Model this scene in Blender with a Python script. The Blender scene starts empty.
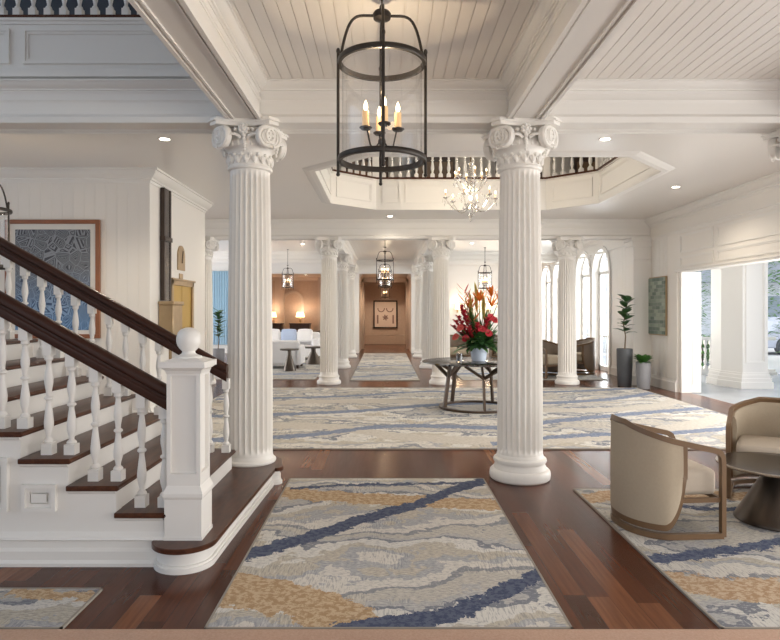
import bpy, math, random
from mathutils import Vector, Matrix
R = math.radians
PI = math.pi
C = bpy.context.scene.collection
sc = bpy.context.scene

# ---------------------------------------------------------------- camera
cd = bpy.data.cameras.new('camera'); cam = bpy.data.objects.new('camera', cd); C.objects.link(cam)
cam.location = (0, 0, 1.5); cam.rotation_euler = (R(90), 0, 0)
cd.sensor_width = 36; cd.lens = 620 / 780 * 36
cd.shift_x = 5 / 780; cd.shift_y = -8 / 780
cd.clip_start = 0.05; cd.clip_end = 300
sc.camera = cam
# ---------------------------------------------------------------- world, sun, exposure
w = bpy.data.worlds.new('sky'); sc.world = w; w.use_nodes = True
bg = w.node_tree.nodes['Background']
bg.inputs[0].default_value = (0.80, 0.88, 1.0, 1); bg.inputs[1].default_value = 0.9
def light(kind, name, loc, power, color=(1, 1, 1), size=0.1, rot=(0, 0, 0), parent=None, **kw):
    l = bpy.data.lights.new(name, kind); l.energy = power; l.color = color
    if kind == 'AREA':
        l.shape = 'RECTANGLE'; l.size = size[0]; l.size_y = size[1]
    elif kind in ('POINT', 'SPOT'): l.shadow_soft_size = size
    for k, v in kw.items(): setattr(l, k, v)
    o = bpy.data.objects.new(name, l); C.objects.link(o); o.location = loc; o.rotation_euler = rot
    if parent: o.parent = parent
    return o
sun = light('SUN', 'sun', (30, 10, 30), 1.3, (1, .95, .86), rot=(R(-18), R(42), 0)); sun.data.angle = R(1)
# daylight through the tall stairwell windows (left), through the entrance opening and arched windows (right); the other area lamps are added fill
light('AREA', 'stairwell_window_light', (-7.7, 2.6, 3.6), 32, (.66, .80, 1), (6.5, 5), (0, R(-90), 0))
light('AREA', 'entrance_light', (7.4, 7.5, 1.6), 230, (1, .97, .93), (2.8, 3.8), (0, R(90), 0))
light('AREA', 'side_fill_light', (7.0, 2.2, 1.5), 190, (1, .97, .92), (2.6, 5.6), (0, R(90), 0))  # added side fill outside an unseen opening, shapes the stairs
light('AREA', 'arch_window_light', (6.1, 18.4, 1.6), 520, (1, .98, .95), (2.6, 6.6), (0, R(90), 0))
light('AREA', 'front_fill_light', (3.2, -2.9, 1.9), 62, (1, .93, .85), (4.6, 2.6), (R(90), 0, 0))  # added fill from behind the camera, no such source seen
light('AREA', 'lounge_fill_light', (-8.6, 17.2, 1.7), 230, (.93, .96, 1), (2.6, 7.0), (0, R(-90), 0))  # added fill from the left to brighten the far hall
vs = sc.view_settings
vs.view_transform = 'Standard'; vs.look = 'None'; vs.gamma = 1; vs.use_curve_mapping = False
vs.exposure = 0.62

# ---------------------------------------------------------------- mesh helpers
class MB:
    def __init__(s): s.v = []; s.f = []
    def add(s, vs_, fs): n = len(s.v); s.v += [tuple(p) for p in vs_]; s.f += [tuple(i + n for i in f) for f in fs]; return s
    def box(s, x0, x1, y0, y1, z0, z1):
        return s.add([(x0,y0,z0),(x1,y0,z0),(x1,y1,z0),(x0,y1,z0),(x0,y0,z1),(x1,y0,z1),(x1,y1,z1),(x0,y1,z1)],
                     [(3,2,1,0),(4,5,6,7),(0,1,5,4),(1,2,6,5),(2,3,7,6),(3,0,4,7)])
    def prism(s, poly, a, b, axis='z'):
        """poly of 2-D points extruded from a to b along an axis (z: (x,y); y: (x,z); x: (y,z))"""
        m = {'z': lambda p, t: (p[0], p[1], t), 'y': lambda p, t: (p[0], t, p[1]), 'x': lambda p, t: (t, p[0], p[1])}[axis]
        n = len(poly)
        return s.add([m(p, a) for p in poly] + [m(p, b) for p in poly],
                     [tuple(range(n - 1, -1, -1)), tuple(range(n, 2 * n))] + [(i, (i + 1) % n, n + (i + 1) % n, n + i) for i in range(n)])
    def mold(s, p0, p1, nrm, prof, m0=0, m1=0):
        """profile (out, z) carried from p0 to p1 in plan; nrm = outward unit; m0/m1 mitre per unit of 'out'"""
        t = Vector((p1[0] - p0[0], p1[1] - p0[1])).normalized(); vs_ = []
        for p, mm, sg in ((p0, m0, 1), (p1, m1, -1)):
            for d, z in prof:
                vs_.append((p[0] + nrm[0] * d + t.x * mm * d * sg, p[1] + nrm[1] * d + t.y * mm * d * sg, z))
        n = len(prof)
        return s.add(vs_, [tuple(range(n - 1, -1, -1)), tuple(range(n, 2 * n))] + [(i, (i + 1) % n, n + (i + 1) % n, n + i) for i in range(n)])
    def lathe(s, prof, seg=24, c=(0, 0, 0), rad=None, caps=True):
        vs_ = []; n = len(prof)
        for r, z in prof:
            for k in range(seg):
                a = 2 * PI * k / seg; rr = r * (rad(a, z) if rad else 1)
                vs_.append((c[0] + rr * math.cos(a), c[1] + rr * math.sin(a), c[2] + z))
        fs = [(i*seg + k, i*seg + (k+1) % seg, (i+1)*seg + (k+1) % seg, (i+1)*seg + k) for i in range(n-1) for k in range(seg)]
        if prof[0] == prof[-1]: caps = False
        if caps and prof[0][0] > 1e-5: fs.append(tuple(range(seg - 1, -1, -1)))
        if caps and prof[-1][0] > 1e-5: fs.append(tuple((n-1)*seg + k for k in range(seg)))
        return s.add(vs_, fs)
    def tube(s, pts, r, seg=8, sec=None, up=(0, 0, 1)):
        """sweep along pts; r a number or a list; sec = (half width, half height) for a rectangular section"""
        pts = [Vector(p) for p in pts]; n = len(pts)
        T = [((pts[min(i+1, n-1)] - pts[max(i-1, 0)]).normalized()) for i in range(n)]
        U = Vector(up); N = (U - T[0] * U.dot(T[0]))
        if N.length < 1e-3: N = T[0].orthogonal()
        N.normalize(); vs_ = []
        for i in range(n):
            N = (N - T[i] * N.dot(T[i])).normalized(); B = T[i].cross(N)
            if sec:
                a, b = sec; q = [(-a, -b), (a, -b), (a, b), (-a, b)]
                k = 1.0
                if 0 < i < n - 1:
                    c = (pts[i] - pts[i-1]).normalized().dot((pts[i+1] - pts[i]).normalized()); k = 1 / max(.6, math.sqrt((1 + c) / 2))
                vs_ += [pts[i] + B * x * k + N * y * k for x, y in q]
            else:
                rr = r[i] if isinstance(r, (list, tuple)) else r
                vs_ += [pts[i] + (B * math.cos(2*PI*j/seg) + N * math.sin(2*PI*j/seg)) * rr for j in range(seg)]
        m = 4 if sec else seg
        fs = [(i*m + j, i*m + (j+1) % m, (i+1)*m + (j+1) % m, (i+1)*m + j) for i in range(n-1) for j in range(m)]
        fs += [tuple(range(m - 1, -1, -1)), tuple((n-1)*m + j for j in range(m))]
        return s.add(vs_, fs)
    def ball(s, c, r, seg=14, rings=8, sc_=(1, 1, 1)):
        prof = [(max(1e-6, math.sin(PI*i/rings)), -math.cos(PI*i/rings)) for i in range(rings + 1)]
        n0 = len(s.v); s.lathe(prof, seg)
        for i in range(n0, len(s.v)):
            x, y, z = s.v[i]; s.v[i] = (c[0] + x*r*sc_[0], c[1] + y*r*sc_[1], c[2] + z*r*sc_[2])
        return s
    def rbox(s, x0, x1, y0, y1, z0, z1, r=.03, k=4, puff=0):
        """rounded box made from a subdivided cube"""
        cx, cy, cz = (x0+x1)/2, (y0+y1)/2, (z0+z1)/2; hx, hy, hz = (x1-x0)/2, (y1-y0)/2, (z1-z0)/2
        n0 = len(s.v); r = min(r, hx, hy, hz)
        def grid(h):
            return sorted(set([-h, h] + [-h + r*(1-math.cos(PI/2*i/k)) for i in range(k+1)] + [h - r*(1-math.cos(PI/2*i/k)) for i in range(k+1)] + [0]))
        X, Y, Z = grid(hx), grid(hy), grid(hz); H = (hx, hy, hz)
        def face(A, B, ia, ib, ic, sg):
            base = len(s.v)
            for a in A:
                for b in B:
                    p = [0, 0, 0]; p[ia] = a; p[ib] = b; p[ic] = sg * H[ic]
                    q = [max(-(H[i]-r), min(H[i]-r, p[i])) for i in range(3)]; d = Vector((p[0]-q[0], p[1]-q[1], p[2]-q[2]))
                    if d.length > 1e-9: d = d.normalized() * r
                    o = [q[i] + d[i] for i in range(3)]
                    if puff: o[ic] += sg * puff * (1-(a/H[ia])**2) * (1-(b/H[ib])**2)
                    s.v.append((cx+o[0], cy+o[1], cz+o[2]))
            nb = len(B)
            for i in range(len(A)-1):
                for j in range(nb-1):
                    f = (base+i*nb+j, base+(i+1)*nb+j, base+(i+1)*nb+j+1, base+i*nb+j+1)
                    s.f.append(f if sg > 0 else f[::-1])
        face(X, Y, 0, 1, 2, 1); face(X, Y, 0, 1, 2, -1); face(Y, Z, 1, 2, 0, 1); face(Y, Z, 1, 2, 0, -1); face(Z, X, 2, 0, 1, 1); face(Z, X, 2, 0, 1, -1)
        return s
    def xf(s, M, n0=0):
        for i in range(n0, len(s.v)): s.v[i] = tuple(M @ Vector(s.v[i]))
        return s
    def build(s, name, mat, parent=None, smooth=35, merge=False, bevel=0):
        me = bpy.data.meshes.new(name); me.from_pydata(s.v, [], s.f)
        import bmesh
        b = bmesh.new(); b.from_mesh(me)
        if merge: bmesh.ops.remove_doubles(b, verts=b.verts, dist=1e-5)
        bmesh.ops.recalc_face_normals(b, faces=b.faces); b.to_mesh(me); b.free()
        if smooth: me.shade_smooth(); me.set_sharp_from_angle(angle=R(smooth))
        me.materials.append(mat); o = bpy.data.objects.new(name, me); C.objects.link(o)
        if bevel:
            md = o.modifiers.new('bevel', 'BEVEL'); md.width = bevel; md.segments = 2; md.limit_method = 'ANGLE'; md.angle_limit = R(40)
        if parent: o.parent = parent
        return o
def tag(o, label, cat, group=None, kind=None):
    o['label'] = label; o['category'] = cat
    if group: o['group'] = group
    if kind: o['kind'] = kind
    return o
def thing(name, label, cat, loc=(0, 0, 0), rz=0, group=None):
    o = bpy.data.objects.new(name, None); C.objects.link(o); o.location = loc; o.rotation_euler = (0, 0, rz); o.empty_display_size = .1
    return tag(o, label, cat, group)
def struct(name, mb, mat, label=None, **kw):
    o = mb.build(name, mat, **kw); o['kind'] = 'structure'
    if label: o['label'] = label
    return o
def dup(o, parent=None, loc=None, rz=None, scale=None, label=None, group=None):
    c = o.copy(); C.objects.link(c); c.parent = parent
    if loc is not None: c.location = loc
    if rz is not None: c.rotation_euler = (0, 0, rz)
    if scale is not None: c.scale = scale
    if label: c['label'] = label
    if group: c['group'] = group
    for ch in list(o.children): dup(ch, c)
    return c

# ---------------------------------------------------------------- materials
class G:
    def __init__(s, name):
        s.m = bpy.data.materials.new(name); s.m.use_nodes = True; s.t = s.m.node_tree; s.b = s.t.nodes['Principled BSDF']; s.out = s.t.nodes['Material Output']
    def n(s, kind, **kw):
        x = s.t.nodes.new('ShaderNode' + kind)
        for k, v in kw.items(): setattr(x, k, v)
        return x
    def l(s, a, b): s.t.links.new(a, b)
    def put(s, sock, v):
        if hasattr(v, 'is_linked') or hasattr(v, 'links'): s.l(v, sock)
        else:
            sock.default_value = v
    def math(s, op, a, b=0.0, c=0.0):
        x = s.n('Math', operation=op); s.put(x.inputs[0], a); s.put(x.inputs[1], b); s.put(x.inputs[2], c); return x.outputs[0]
    def mix(s, f, a, b, mode='MIX'):
        x = s.n('Mix', data_type='RGBA', blend_type=mode); s.put(x.inputs[0], f)
        for q, v in ((6, a), (7, b)): s.put(x.inputs[q], (*v, 1) if isinstance(v, tuple) and len(v) == 3 else v)
        return x.outputs[2]
    def noise(s, vec, scale, detail=2, rough=.5):
        x = s.n('TexNoise'); x.inputs['Scale'].default_value = scale; x.inputs['Detail'].default_value = detail; x.inputs['Roughness'].default_value = rough
        if vec is not None: s.l(vec, x.inputs['Vector'])
        return x.outputs[0]
    def ramp(s, f, stops, const=False):
        x = s.n('ValToRGB'); e = x.color_ramp.elements
        if const: x.color_ramp.interpolation = 'CONSTANT'
        while len(e) < len(stops): e.new(.5)
        for i, (p, c) in enumerate(stops): e[i].position = p; e[i].color = (*c, 1)
        s.l(f, x.inputs[0]); return x.outputs[0]
    def obj(s): return s.n('TexCoord').outputs['Object']
    def xyz(s, v): x = s.n('SeparateXYZ'); s.l(v, x.inputs[0]); return x.outputs
    def vec(s, a, b, c):
        x = s.n('CombineXYZ'); s.put(x.inputs[0], a); s.put(x.inputs[1], b); s.put(x.inputs[2], c); return x.outputs[0]
    def bump(s, h, st=.2, d=.01):
        x = s.n('Bump'); x.inputs['Strength'].default_value = st; x.inputs['Distance'].default_value = d; s.l(h, x.inputs['Height']); s.l(x.outputs[0], s.b.inputs['Normal'])
    def set(s, col=None, rough=.5, metal=0, **kw):
        if col is not None: s.put(s.b.inputs['Base Color'], (*col, 1) if isinstance(col, tuple) else col)
        s.put(s.b.inputs['Roughness'], rough); s.b.inputs['Metallic'].default_value = metal
        for k, v in kw.items(): s.put(s.b.inputs[k], v)
        return s
def simple(name, col, rough=.5, metal=0, var=.06, scale=6, bump=0, bscale=40, **kw):
    g = G(name); n = g.noise(g.obj(), scale, 3)
    g.set(g.mix(n, tuple(c * (1 - var) for c in col), tuple(min(1, c * (1 + var)) for c in col)), rough, metal, **kw)
    if bump: g.bump(g.noise(g.obj(), bscale, 3), bump, .004)
    return g.m
def emit(name, col, st):
    g = G(name); g.set(col, .5); g.b.inputs['Emission Color'].default_value = (*col, 1); g.b.inputs['Emission Strength'].default_value = st; return g.m
white = simple('white_paint', (.80, .775, .735), .38, var=.015, scale=1.5)
wallw = simple('wall_paint', (.80, .765, .715), .5, var=.015, scale=1)
ceilw = simple('ceiling_paint', (.82, .785, .74), .33, var=.015, scale=.7)
plaster = simple('carved_plaster', (.82, .79, .74), .5, var=.04, scale=20)
brown = simple('tan_grasscloth', (.50, .36, .27), .6, var=.12, scale=12)
brown2 = simple('tan_trim_paint', (.54, .41, .32), .45, var=.05)
iron = simple('bronze_iron', (.045, .038, .033), .42, .7, var=.2, scale=20)
brass = simple('aged_brass', (.42, .31, .19), .35, .9, var=.15, scale=9)
gold = simple('golden_panel', (.46, .29, .055), .38, .35, var=.12, scale=3)
oak = simple('oak_brown', (.16, .092, .045), .42, var=.15, scale=14)
bronze = simple('burnished_bronze', (.085, .068, .055), .30, .85, var=.18, scale=5)
candle = emit('warm_candle', (.85, .55, .27), .18)
bulb = emit('glowing_bulb', (1.0, .74, .42), 8)
shade = emit('lit_lampshade', (1.0, .74, .45), 2.2)
spotm = emit('downlight_glow', (1.0, .90, .76), 9)
linen = simple('oatmeal_linen', (.43, .355, .26), .85, var=.06, scale=60, bump=.5, bscale=350)
linen2 = simple('pale_linen', (.50, .43, .35), .85, var=.05, scale=60, bump=.5, bscale=350)
sofaw = simple('white_upholstery', (.78, .77, .77), .85, var=.03, scale=20)
bluec = simple('pale_blue_cushion', (.42, .50, .66), .85, var=.08, scale=20)
darkw = simple('dark_cabinet_wood', (.05, .025, .016), .4, var=.2)
stoneb = simple('taupe_tub', (.22, .17, .13), .6, var=.1)
potd = simple('charcoal_planter', (.085, .09, .10), .55, var=.12, scale=8)
potl = simple('grey_planter', (.25, .25, .26), .6, var=.1, scale=8)
soil = simple('soil', (.05, .035, .025), .9, var=.3, scale=30)
leafm = simple('deep_green_leaf', (.035, .10, .03), .4, var=.35, scale=9)
leafl = simple('mid_green_leaf', (.07, .19, .04), .42, var=.35, scale=9)
stemm = simple('stem_bark', (.16, .11, .06), .7, var=.2)
redf = simple('crimson_petal', (.42, .02, .035), .4, var=.3, scale=18)
pinkf = simple('coral_petal', (.62, .09, .08), .42, var=.25, scale=18)
orangef = simple('orange_petal', (.80, .24, .03), .45, var=.25, scale=18)
yellowf = simple('yellow_spike', (.55, .45, .10), .5, var=.2, scale=18)
ceramic = simple('pale_blue_ceramic', (.58, .66, .78), .22, var=.05)
hedge = simple('bright_foliage', (.10, .26, .04), .6, var=.5, scale=3)
stonef = simple('porch_stone', (.33, .35, .38), .25, var=.12, scale=2)
def glassmat(name, tint=(1, 1, 1), k=.10, rough=.02):
    g = G(name); t = g.n('BsdfTransparent'); t.inputs[0].default_value = (*tint, 1); gl = g.n('BsdfGlossy'); gl.inputs['Roughness'].default_value = rough
    lw = g.n('LayerWeight'); lw.inputs[0].default_value = .25; f = g.math('ADD', g.math('MULTIPLY', lw.outputs['Facing'], .35), k * .5)
    mx = g.n('MixShader'); g.l(f, mx.inputs[0]); g.l(t.outputs[0], mx.inputs[1]); g.l(gl.outputs[0], mx.inputs[2]); g.l(mx.outputs[0], g.out.inputs[0]); return g.m
glass = glassmat('clear_glass'); pane = glassmat('window_glass', (.93, .97, 1), .08)
crystal = glassmat('crystal', (.97, .95, .92), .6, .08); tableglass = glassmat('smoked_glass', (.42, .42, .42), .35, .04)

def planks():
    g = G('mahogany_planks'); x, y, z = g.xyz(g.obj()); W = .118
    xi = g.math('FLOOR', g.math('DIVIDE', x, W)); wn = g.n('TexWhiteNoise', noise_dimensions='1D'); g.l(xi, wn.inputs['W'])
    yy = g.math('ADD', g.math('DIVIDE', y, 1.35), g.math('MULTIPLY', wn.outputs[0], 7)); yi = g.math('FLOOR', yy)
    w2 = g.n('TexWhiteNoise', noise_dimensions='2D'); g.l(g.vec(xi, yi, 0), w2.inputs['Vector'])
    base = g.ramp(w2.outputs[0], [(0, (.065, .018, .008)), (.3, (.10, .029, .012)), (.6, (.135, .042, .017)), (.85, (.18, .062, .026)), (1, (.27, .11, .052))])
    gr = g.noise(g.vec(g.math('MULTIPLY', x, 38), g.math('MULTIPLY', y, 1.8), g.math('MULTIPLY', w2.outputs[0], 30)), 1.4, 5, .6)
    col = g.mix(g.math('MULTIPLY', g.math('SUBTRACT', gr, .3), 1.2), base, (.035, .012, .006))
    fx = g.math('FRACT', g.math('DIVIDE', x, W)); e = g.math('LESS_THAN', g.math('MINIMUM', fx, g.math('SUBTRACT', 1, fx)), .012)
    col = g.mix(g.math('MULTIPLY', e, .6), col, (.02, .009, .006))
    g.set(col, g.math('ADD', .16, g.math('MULTIPLY', gr, .14)), **{'Specular IOR Level': .2}); return g.m
floorm = planks()
def treadwood():
    g = G('dark_tread_wood'); x, y, z = g.xyz(g.obj())
    n = g.noise(g.vec(g.math('MULTIPLY', x, 9), g.math('MULTIPLY', y, 2), g.math('MULTIPLY', z, 14)), 3, 5, .6)
    g.set(g.ramp(n, [(.3, (.040, .013, .006)), (.7, (.105, .038, .018))]), .3, **{'Specular IOR Level': .3}); return g.m
tread = treadwood(); railm = simple('dark_rail_wood', (.045, .016, .009), .3, var=.3, scale=7, **{'Specular IOR Level': .35})

def rugmat(name, x0, x1, y0, y1, streaks, tans, seed=0.0, light_=1.0, navy=((.070, .086, .145), (.12, .14, .20)), ochre=((.42, .28, .16), (.58, .44, .29)), sc_=1.0, freq=1.15):
    """woven rug: drifting bands of grey, bone and slate with navy and ochre rivers at given places"""
    g = G(name); P = g.obj(); x, y, z = g.xyz(P)
    u = g.math('DIVIDE', g.math('SUBTRACT', x, x0), x1 - x0)
    big = g.noise(g.vec(g.math('MULTIPLY', x, .9), g.math('MULTIPLY', y, 1.1), seed), 1.0, 3)
    s = g.math('ADD', g.math('MULTIPLY', y, freq), g.math('MULTIPLY', big, 2.4))
    s = g.math('ADD', s, g.math('MULTIPLY', g.noise(g.vec(g.math('MULTIPLY', x, 1), y, seed + 4), 17, 2), .22))
    f = g.math('FRACT', s)
    L = light_
    cols = [(0, (.47, .44, .39)), (.17, (.25, .255, .27)), (.26, (.58, .55, .50)), (.45, (.37, .37, .38)), (.55, (.46, .42, .35)), (.68, (.60, .58, .54)), (.84, (.20, .21, .24)), (.91, (.42, .41, .40))]
    col = g.ramp(f, [(p, tuple(v * L for v in c)) for p, c in cols], True)
    # woven flecks: short strokes across and along
    a = g.noise(g.vec(g.math('MULTIPLY', x, 30*sc_), g.math('MULTIPLY', y, 95*sc_), seed), 1, 3, .7)
    b = g.noise(g.vec(g.math('MULTIPLY', x, 95*sc_), g.math('MULTIPLY', y, 12*sc_), seed + 2), 1, 3, .7)
    patch = g.noise(g.vec(x, y, seed + 9), 2.2, 2)
    fl = g.n('Mix', data_type='FLOAT'); g.put(fl.inputs[0], g.math('GREATER_THAN', patch, .53)); g.l(a, fl.inputs[2]); g.l(b, fl.inputs[3])
    mk = g.math('MULTIPLY', g.math('GREATER_THAN', fl.outputs[0], .55), .45)
    col = g.mix(mk, col, (.17 * L, .18 * L, .21 * L))
    mk2 = g.math('MULTIPLY', g.math('LESS_THAN', fl.outputs[0], .42), .4)
    col = g.mix(mk2, col, (.66 * L, .64 * L, .60 * L))
    wob = g.math('MULTIPLY', g.math('SUBTRACT', g.noise(g.vec(x, y, seed + 1), 11, 4, .75), .5), .26)
    wid = g.math('ADD', .55, g.math('MULTIPLY', g.noise(g.vec(x, y, seed + 7), 5, 2), .9))
    def river(pts, hw, c1, c2, amt=1.0, col=None):
        fc = g.n('FloatCurve'); cm = fc.mapping; cu = cm.curves[0]; P_ = [((px - x0)/(x1 - x0), (py - y0)/(y1 - y0)) for px, py in pts]
        cm.use_clip = False
        while len(cu.points) < len(P_): cu.points.new(.5, .5)
        for i, q in enumerate(P_): cu.points[i].location = q
        cm.update(); g.l(u, fc.inputs[1])
        fy = g.math('ADD', g.math('MULTIPLY', fc.outputs[0], y1 - y0), y0)
        d = g.math('ABSOLUTE', g.math('ADD', g.math('SUBTRACT', y, fy), wob))
        m_ = g.math('LESS_THAN', d, g.math('MULTIPLY', wid, hw))
        lim = g.math('MULTIPLY', g.math('GREATER_THAN', x, pts[0][0]), g.math('LESS_THAN', x, pts[-1][0]))
        m_ = g.math('MULTIPLY', g.math('MULTIPLY', m_, lim), amt)
        return g.mix(m_, col, g.mix(g.math('GREATER_THAN', g.math('ADD', g.math('MULTIPLY', a, .4), g.math('MULTIPLY', g.noise(g.vec(x, y, seed + 3), 26, 3, .7), .6)), .5), c1, c2))
    for pts, hw in tans: col = river(pts, hw, ochre[0], ochre[1], 1, col)
    for pts, hw in streaks: col = river(pts, hw, navy[0], navy[1], 1, col)
    g.set(col, .95, **{'Specular IOR Level': .15}); g.bump(g.noise(P, 260, 2), .6, .004); return g.m

# ---------------------------------------------------------------- structure
o = struct('floor', MB().box(-9, 5.68, -3, 30, -.1, 0), floorm)
struct('wall_front_blocker', MB().box(-9, 5.68, -3.15, -3, 2.7, 6.6).box(-9, 5.68, -3.15, -3, -.1, .5).box(-9, -6.5, -3.15, -3, .5, 2.7).box(-3.6, -2.9, -3.15, -3, .5, 2.7).box(5.0, 5.68, -3.15, -3, .5, 2.7), simple('front_blocker_paint', (.70, .66, .60), .5))  # unseen wall and windows added behind the camera to hold back sky light
struct('porch_floor', MB().box(5.68, 9.6, -2, 22, -.12, -.01), stonef)
def arc(cx, cz, r, a0, a1, n): return [(cx + r*math.cos(a0 + (a1-a0)*i/n), cz + r*math.sin(a0 + (a1-a0)*i/n)) for i in range(n+1)]
CROWN = lambda z, s=1: [(0, z), (.17*s, z), (.17*s, z-.025*s), (.145*s, z-.03*s), (.13*s, z-.06*s), (.09*s, z-.10*s), (.05*s, z-.125*s), (.045*s, z-.15*s), (.02*s, z-.155*s), (.015*s, z-.19*s), (0, z-.19*s)]
BAND = lambda z, d=.03, h=.04: [(0, z), (d, z), (d, z-h*.4), (d*.55, z-h*.6), (d*.4, z-h), (0, z-h)]
BASEB = lambda h=.2: [(0, 0), (.03, 0), (.03, h*.75), (.022, h*.82), (.012, h*.88), (.012, h*.95), (0, h)]
FZ, MZ, BZ = 3.52, 3.40, 3.18

# tongue-and-groove ceilings: every board has its own edges
def boards(x0, x1, y0, y1, z, pitch=.095, gap=.006, along='y'):
    m = MB(); m.box(x0, x1, y0, y1, z + .007, z + .05)
    if along == 'y':
        n = int((x1 - x0) / pitch + .5); p = (x1 - x0) / n
        for i in range(n): m.box(x0 + i*p + gap/2, x0 + (i+1)*p - gap/2, y0, y1, z, z + .0065)
    else:
        n = int((y1 - y0) / pitch + .5); p = (y1 - y0) / n
        for i in range(n): m.box(x0, x1, y0 + i*p + gap/2, y0 + (i+1)*p - gap/2, z, z + .0065)
    return m
struct('ceiling', boards(-1.08, 1.06, -3.0, 5.46, FZ), ceilw)
struct('ceiling', boards(1.36, 3.70, -3.0, 5.46, FZ), ceilw)
struct('ceiling', boards(4.0, 5.46, -3.0, 5.46, FZ), ceilw)
struct('ceiling', boards(-1.02, 1.02, 13.05, 22.6, 3.4, .12, .012), ceilw)
OCT = [(-.17, 7.46), (2.95, 7.46), (3.7, 8.25), (3.7, 10.68), (2.95, 11.36), (-.17, 11.36), (-.95, 10.68), (-.95, 8.25)]
def octceil(z0, z1, X0, X1, Y0, Y1):
    m = MB(); o4 = [(X0, Y0), (X1, Y0), (X1, Y1), (X0, Y1)]
    pts = o4 + OCT
    q = [(0, 1, 5, 4), (1, 6, 5), (1, 2, 7, 6), (2, 8, 7), (2, 3, 9, 8), (3, 10, 9), (3, 0, 11, 10), (0, 4, 11)]
    vs_ = [(x, y, z0) for x, y in pts] + [(x, y, z1) for x, y in pts]
    m.add(vs_, q + [tuple(i + 12 for i in f) for f in q] + [(4+i, 4+(i+1) % 8, 16+(i+1) % 8, 16+i) for i in range(8)] + [(i, (i+1) % 4, 12+(i+1) % 4, 12+i) for i in range(4)])
    return m
struct('ceiling', octceil(MZ, 3.55, -9, 5.46, 5.76, 12.75), ceilw)
struct('ceiling', MB().box(-9, -1.32, 13.05, 22.6, 3.4, 3.5).box(1.32, 5.46, 13.05, 22.6, 3.4, 3.5), ceilw)
struct('ceiling', MB().box(-5.3, -1.05, 22.75, 27, 3.0, 3.1).box(-.95, .96, 22.75, 29, 2.9, 3.0), brown2)
# upper storey: floor slab, outer walls and roof
struct('floor', MB().box(-9, 5.46, 12.75, 14.2, 3.52, 3.92).box(-1.37, 5.46, -3, 5.46, 3.62, 3.9), white)
struct('ceiling', MB().box(-9.2, 5.7, -3.15, 14.3, 6.5, 6.6), white)
struct('wall_back', MB().box(-9, 5.46, 14.1, 14.25, 3.92, 6.5), wallw)
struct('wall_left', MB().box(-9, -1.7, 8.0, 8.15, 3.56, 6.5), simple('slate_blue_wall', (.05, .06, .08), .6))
struct('wall_right', MB().box(5.46, 5.68, -3, 14.2, 3.56, 6.5), wallw)

# beams
def beam_x(name, x0, x1, y0, y1, z0, z1, crown_near=True, mat=white):
    m = MB().box(x0, x1, y0, y1, z0, z1)
    for (y, n) in ((y0, (0, -1)), (y1, (0, 1))):
        m.mold((x0, y), (x1, y), n, [(0, z0 - .022), (.03, z0 - .022), (.03, z0 + .03), (.018, z0 + .045), (.006, z0 + .055), (0, z0 + .06)])
        m.mold((x0, y), (x1, y), n, BAND(z0 + (z1 - z0) * .56, .014, .03))
    m.box(x0, x1, y0 + .035, y0 + .05, z0 - .012, z0).box(x0, x1, y1 - .05, y1 - .035, z0 - .012, z0)
    m.mold((x0, y0), (x1, y0), (0, -1), CROWN(z1, .5))
    return struct(name, m, mat)
def beam_y(name, x0, x1, y0, y1, z0, z1, mat=white, left=True, right=True, cr=.5):
    m = MB().box(x0, x1, y0, y1, z0, z1)
    for (x, n, on) in ((x0, (-1, 0), left), (x1, (1, 0), right)):
        m.mold((x, y0), (x, y1), n, [(0, z0 - .022), (.03, z0 - .022), (.03, z0 + .03), (.018, z0 + .045), (.006, z0 + .055), (0, z0 + .06)])
        m.mold((x, y0), (x, y1), n, BAND(z0 + (z1 - z0) * .56, .014, .03))
        if on: m.mold((x, y0), (x, y1), n, CROWN(z1, cr))
    for x in (x0 + .02, x1 - .036): m.box(x, x + .016, y0, y1, z0 - .014, z0)
    return struct(name, m, mat)
beam_x('trim_1', -9, 5.46, 5.46, 5.76, BZ, FZ)
beam_y('trim_2', -1.34, -1.10, -3.0, 5.44, BZ, FZ, left=False)
beam_y('trim_3', 1.08, 1.34, -3.0, 5.44, BZ, FZ)
beam_y('trim_4', 3.72, 3.98, -3.0, 5.44, BZ, FZ)
beam_x('trim_5', -9, 5.46, 12.77, 13.03, 3.03, MZ)
beam_y('trim_6', -1.30, -1.04, 13.03, 22.6, 3.03, MZ, cr=.4)
beam_y('trim_7', 1.04, 1.30, 13.03, 22.6, 3.03, MZ, cr=.4)
beam_x('trim_8', -9, -1.32, 19.6, 19.85, 3.1, MZ)
beam_x('trim_9', 1.32, 5.46, 19.6, 19.85, 3.1, MZ)
# crown where the middle ceiling meets the front beam
m = MB(); m.mold((-9, 5.76), (5.46, 5.76), (0, 1), CROWN(MZ, .4)); struct('trim_10', m, white)

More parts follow.
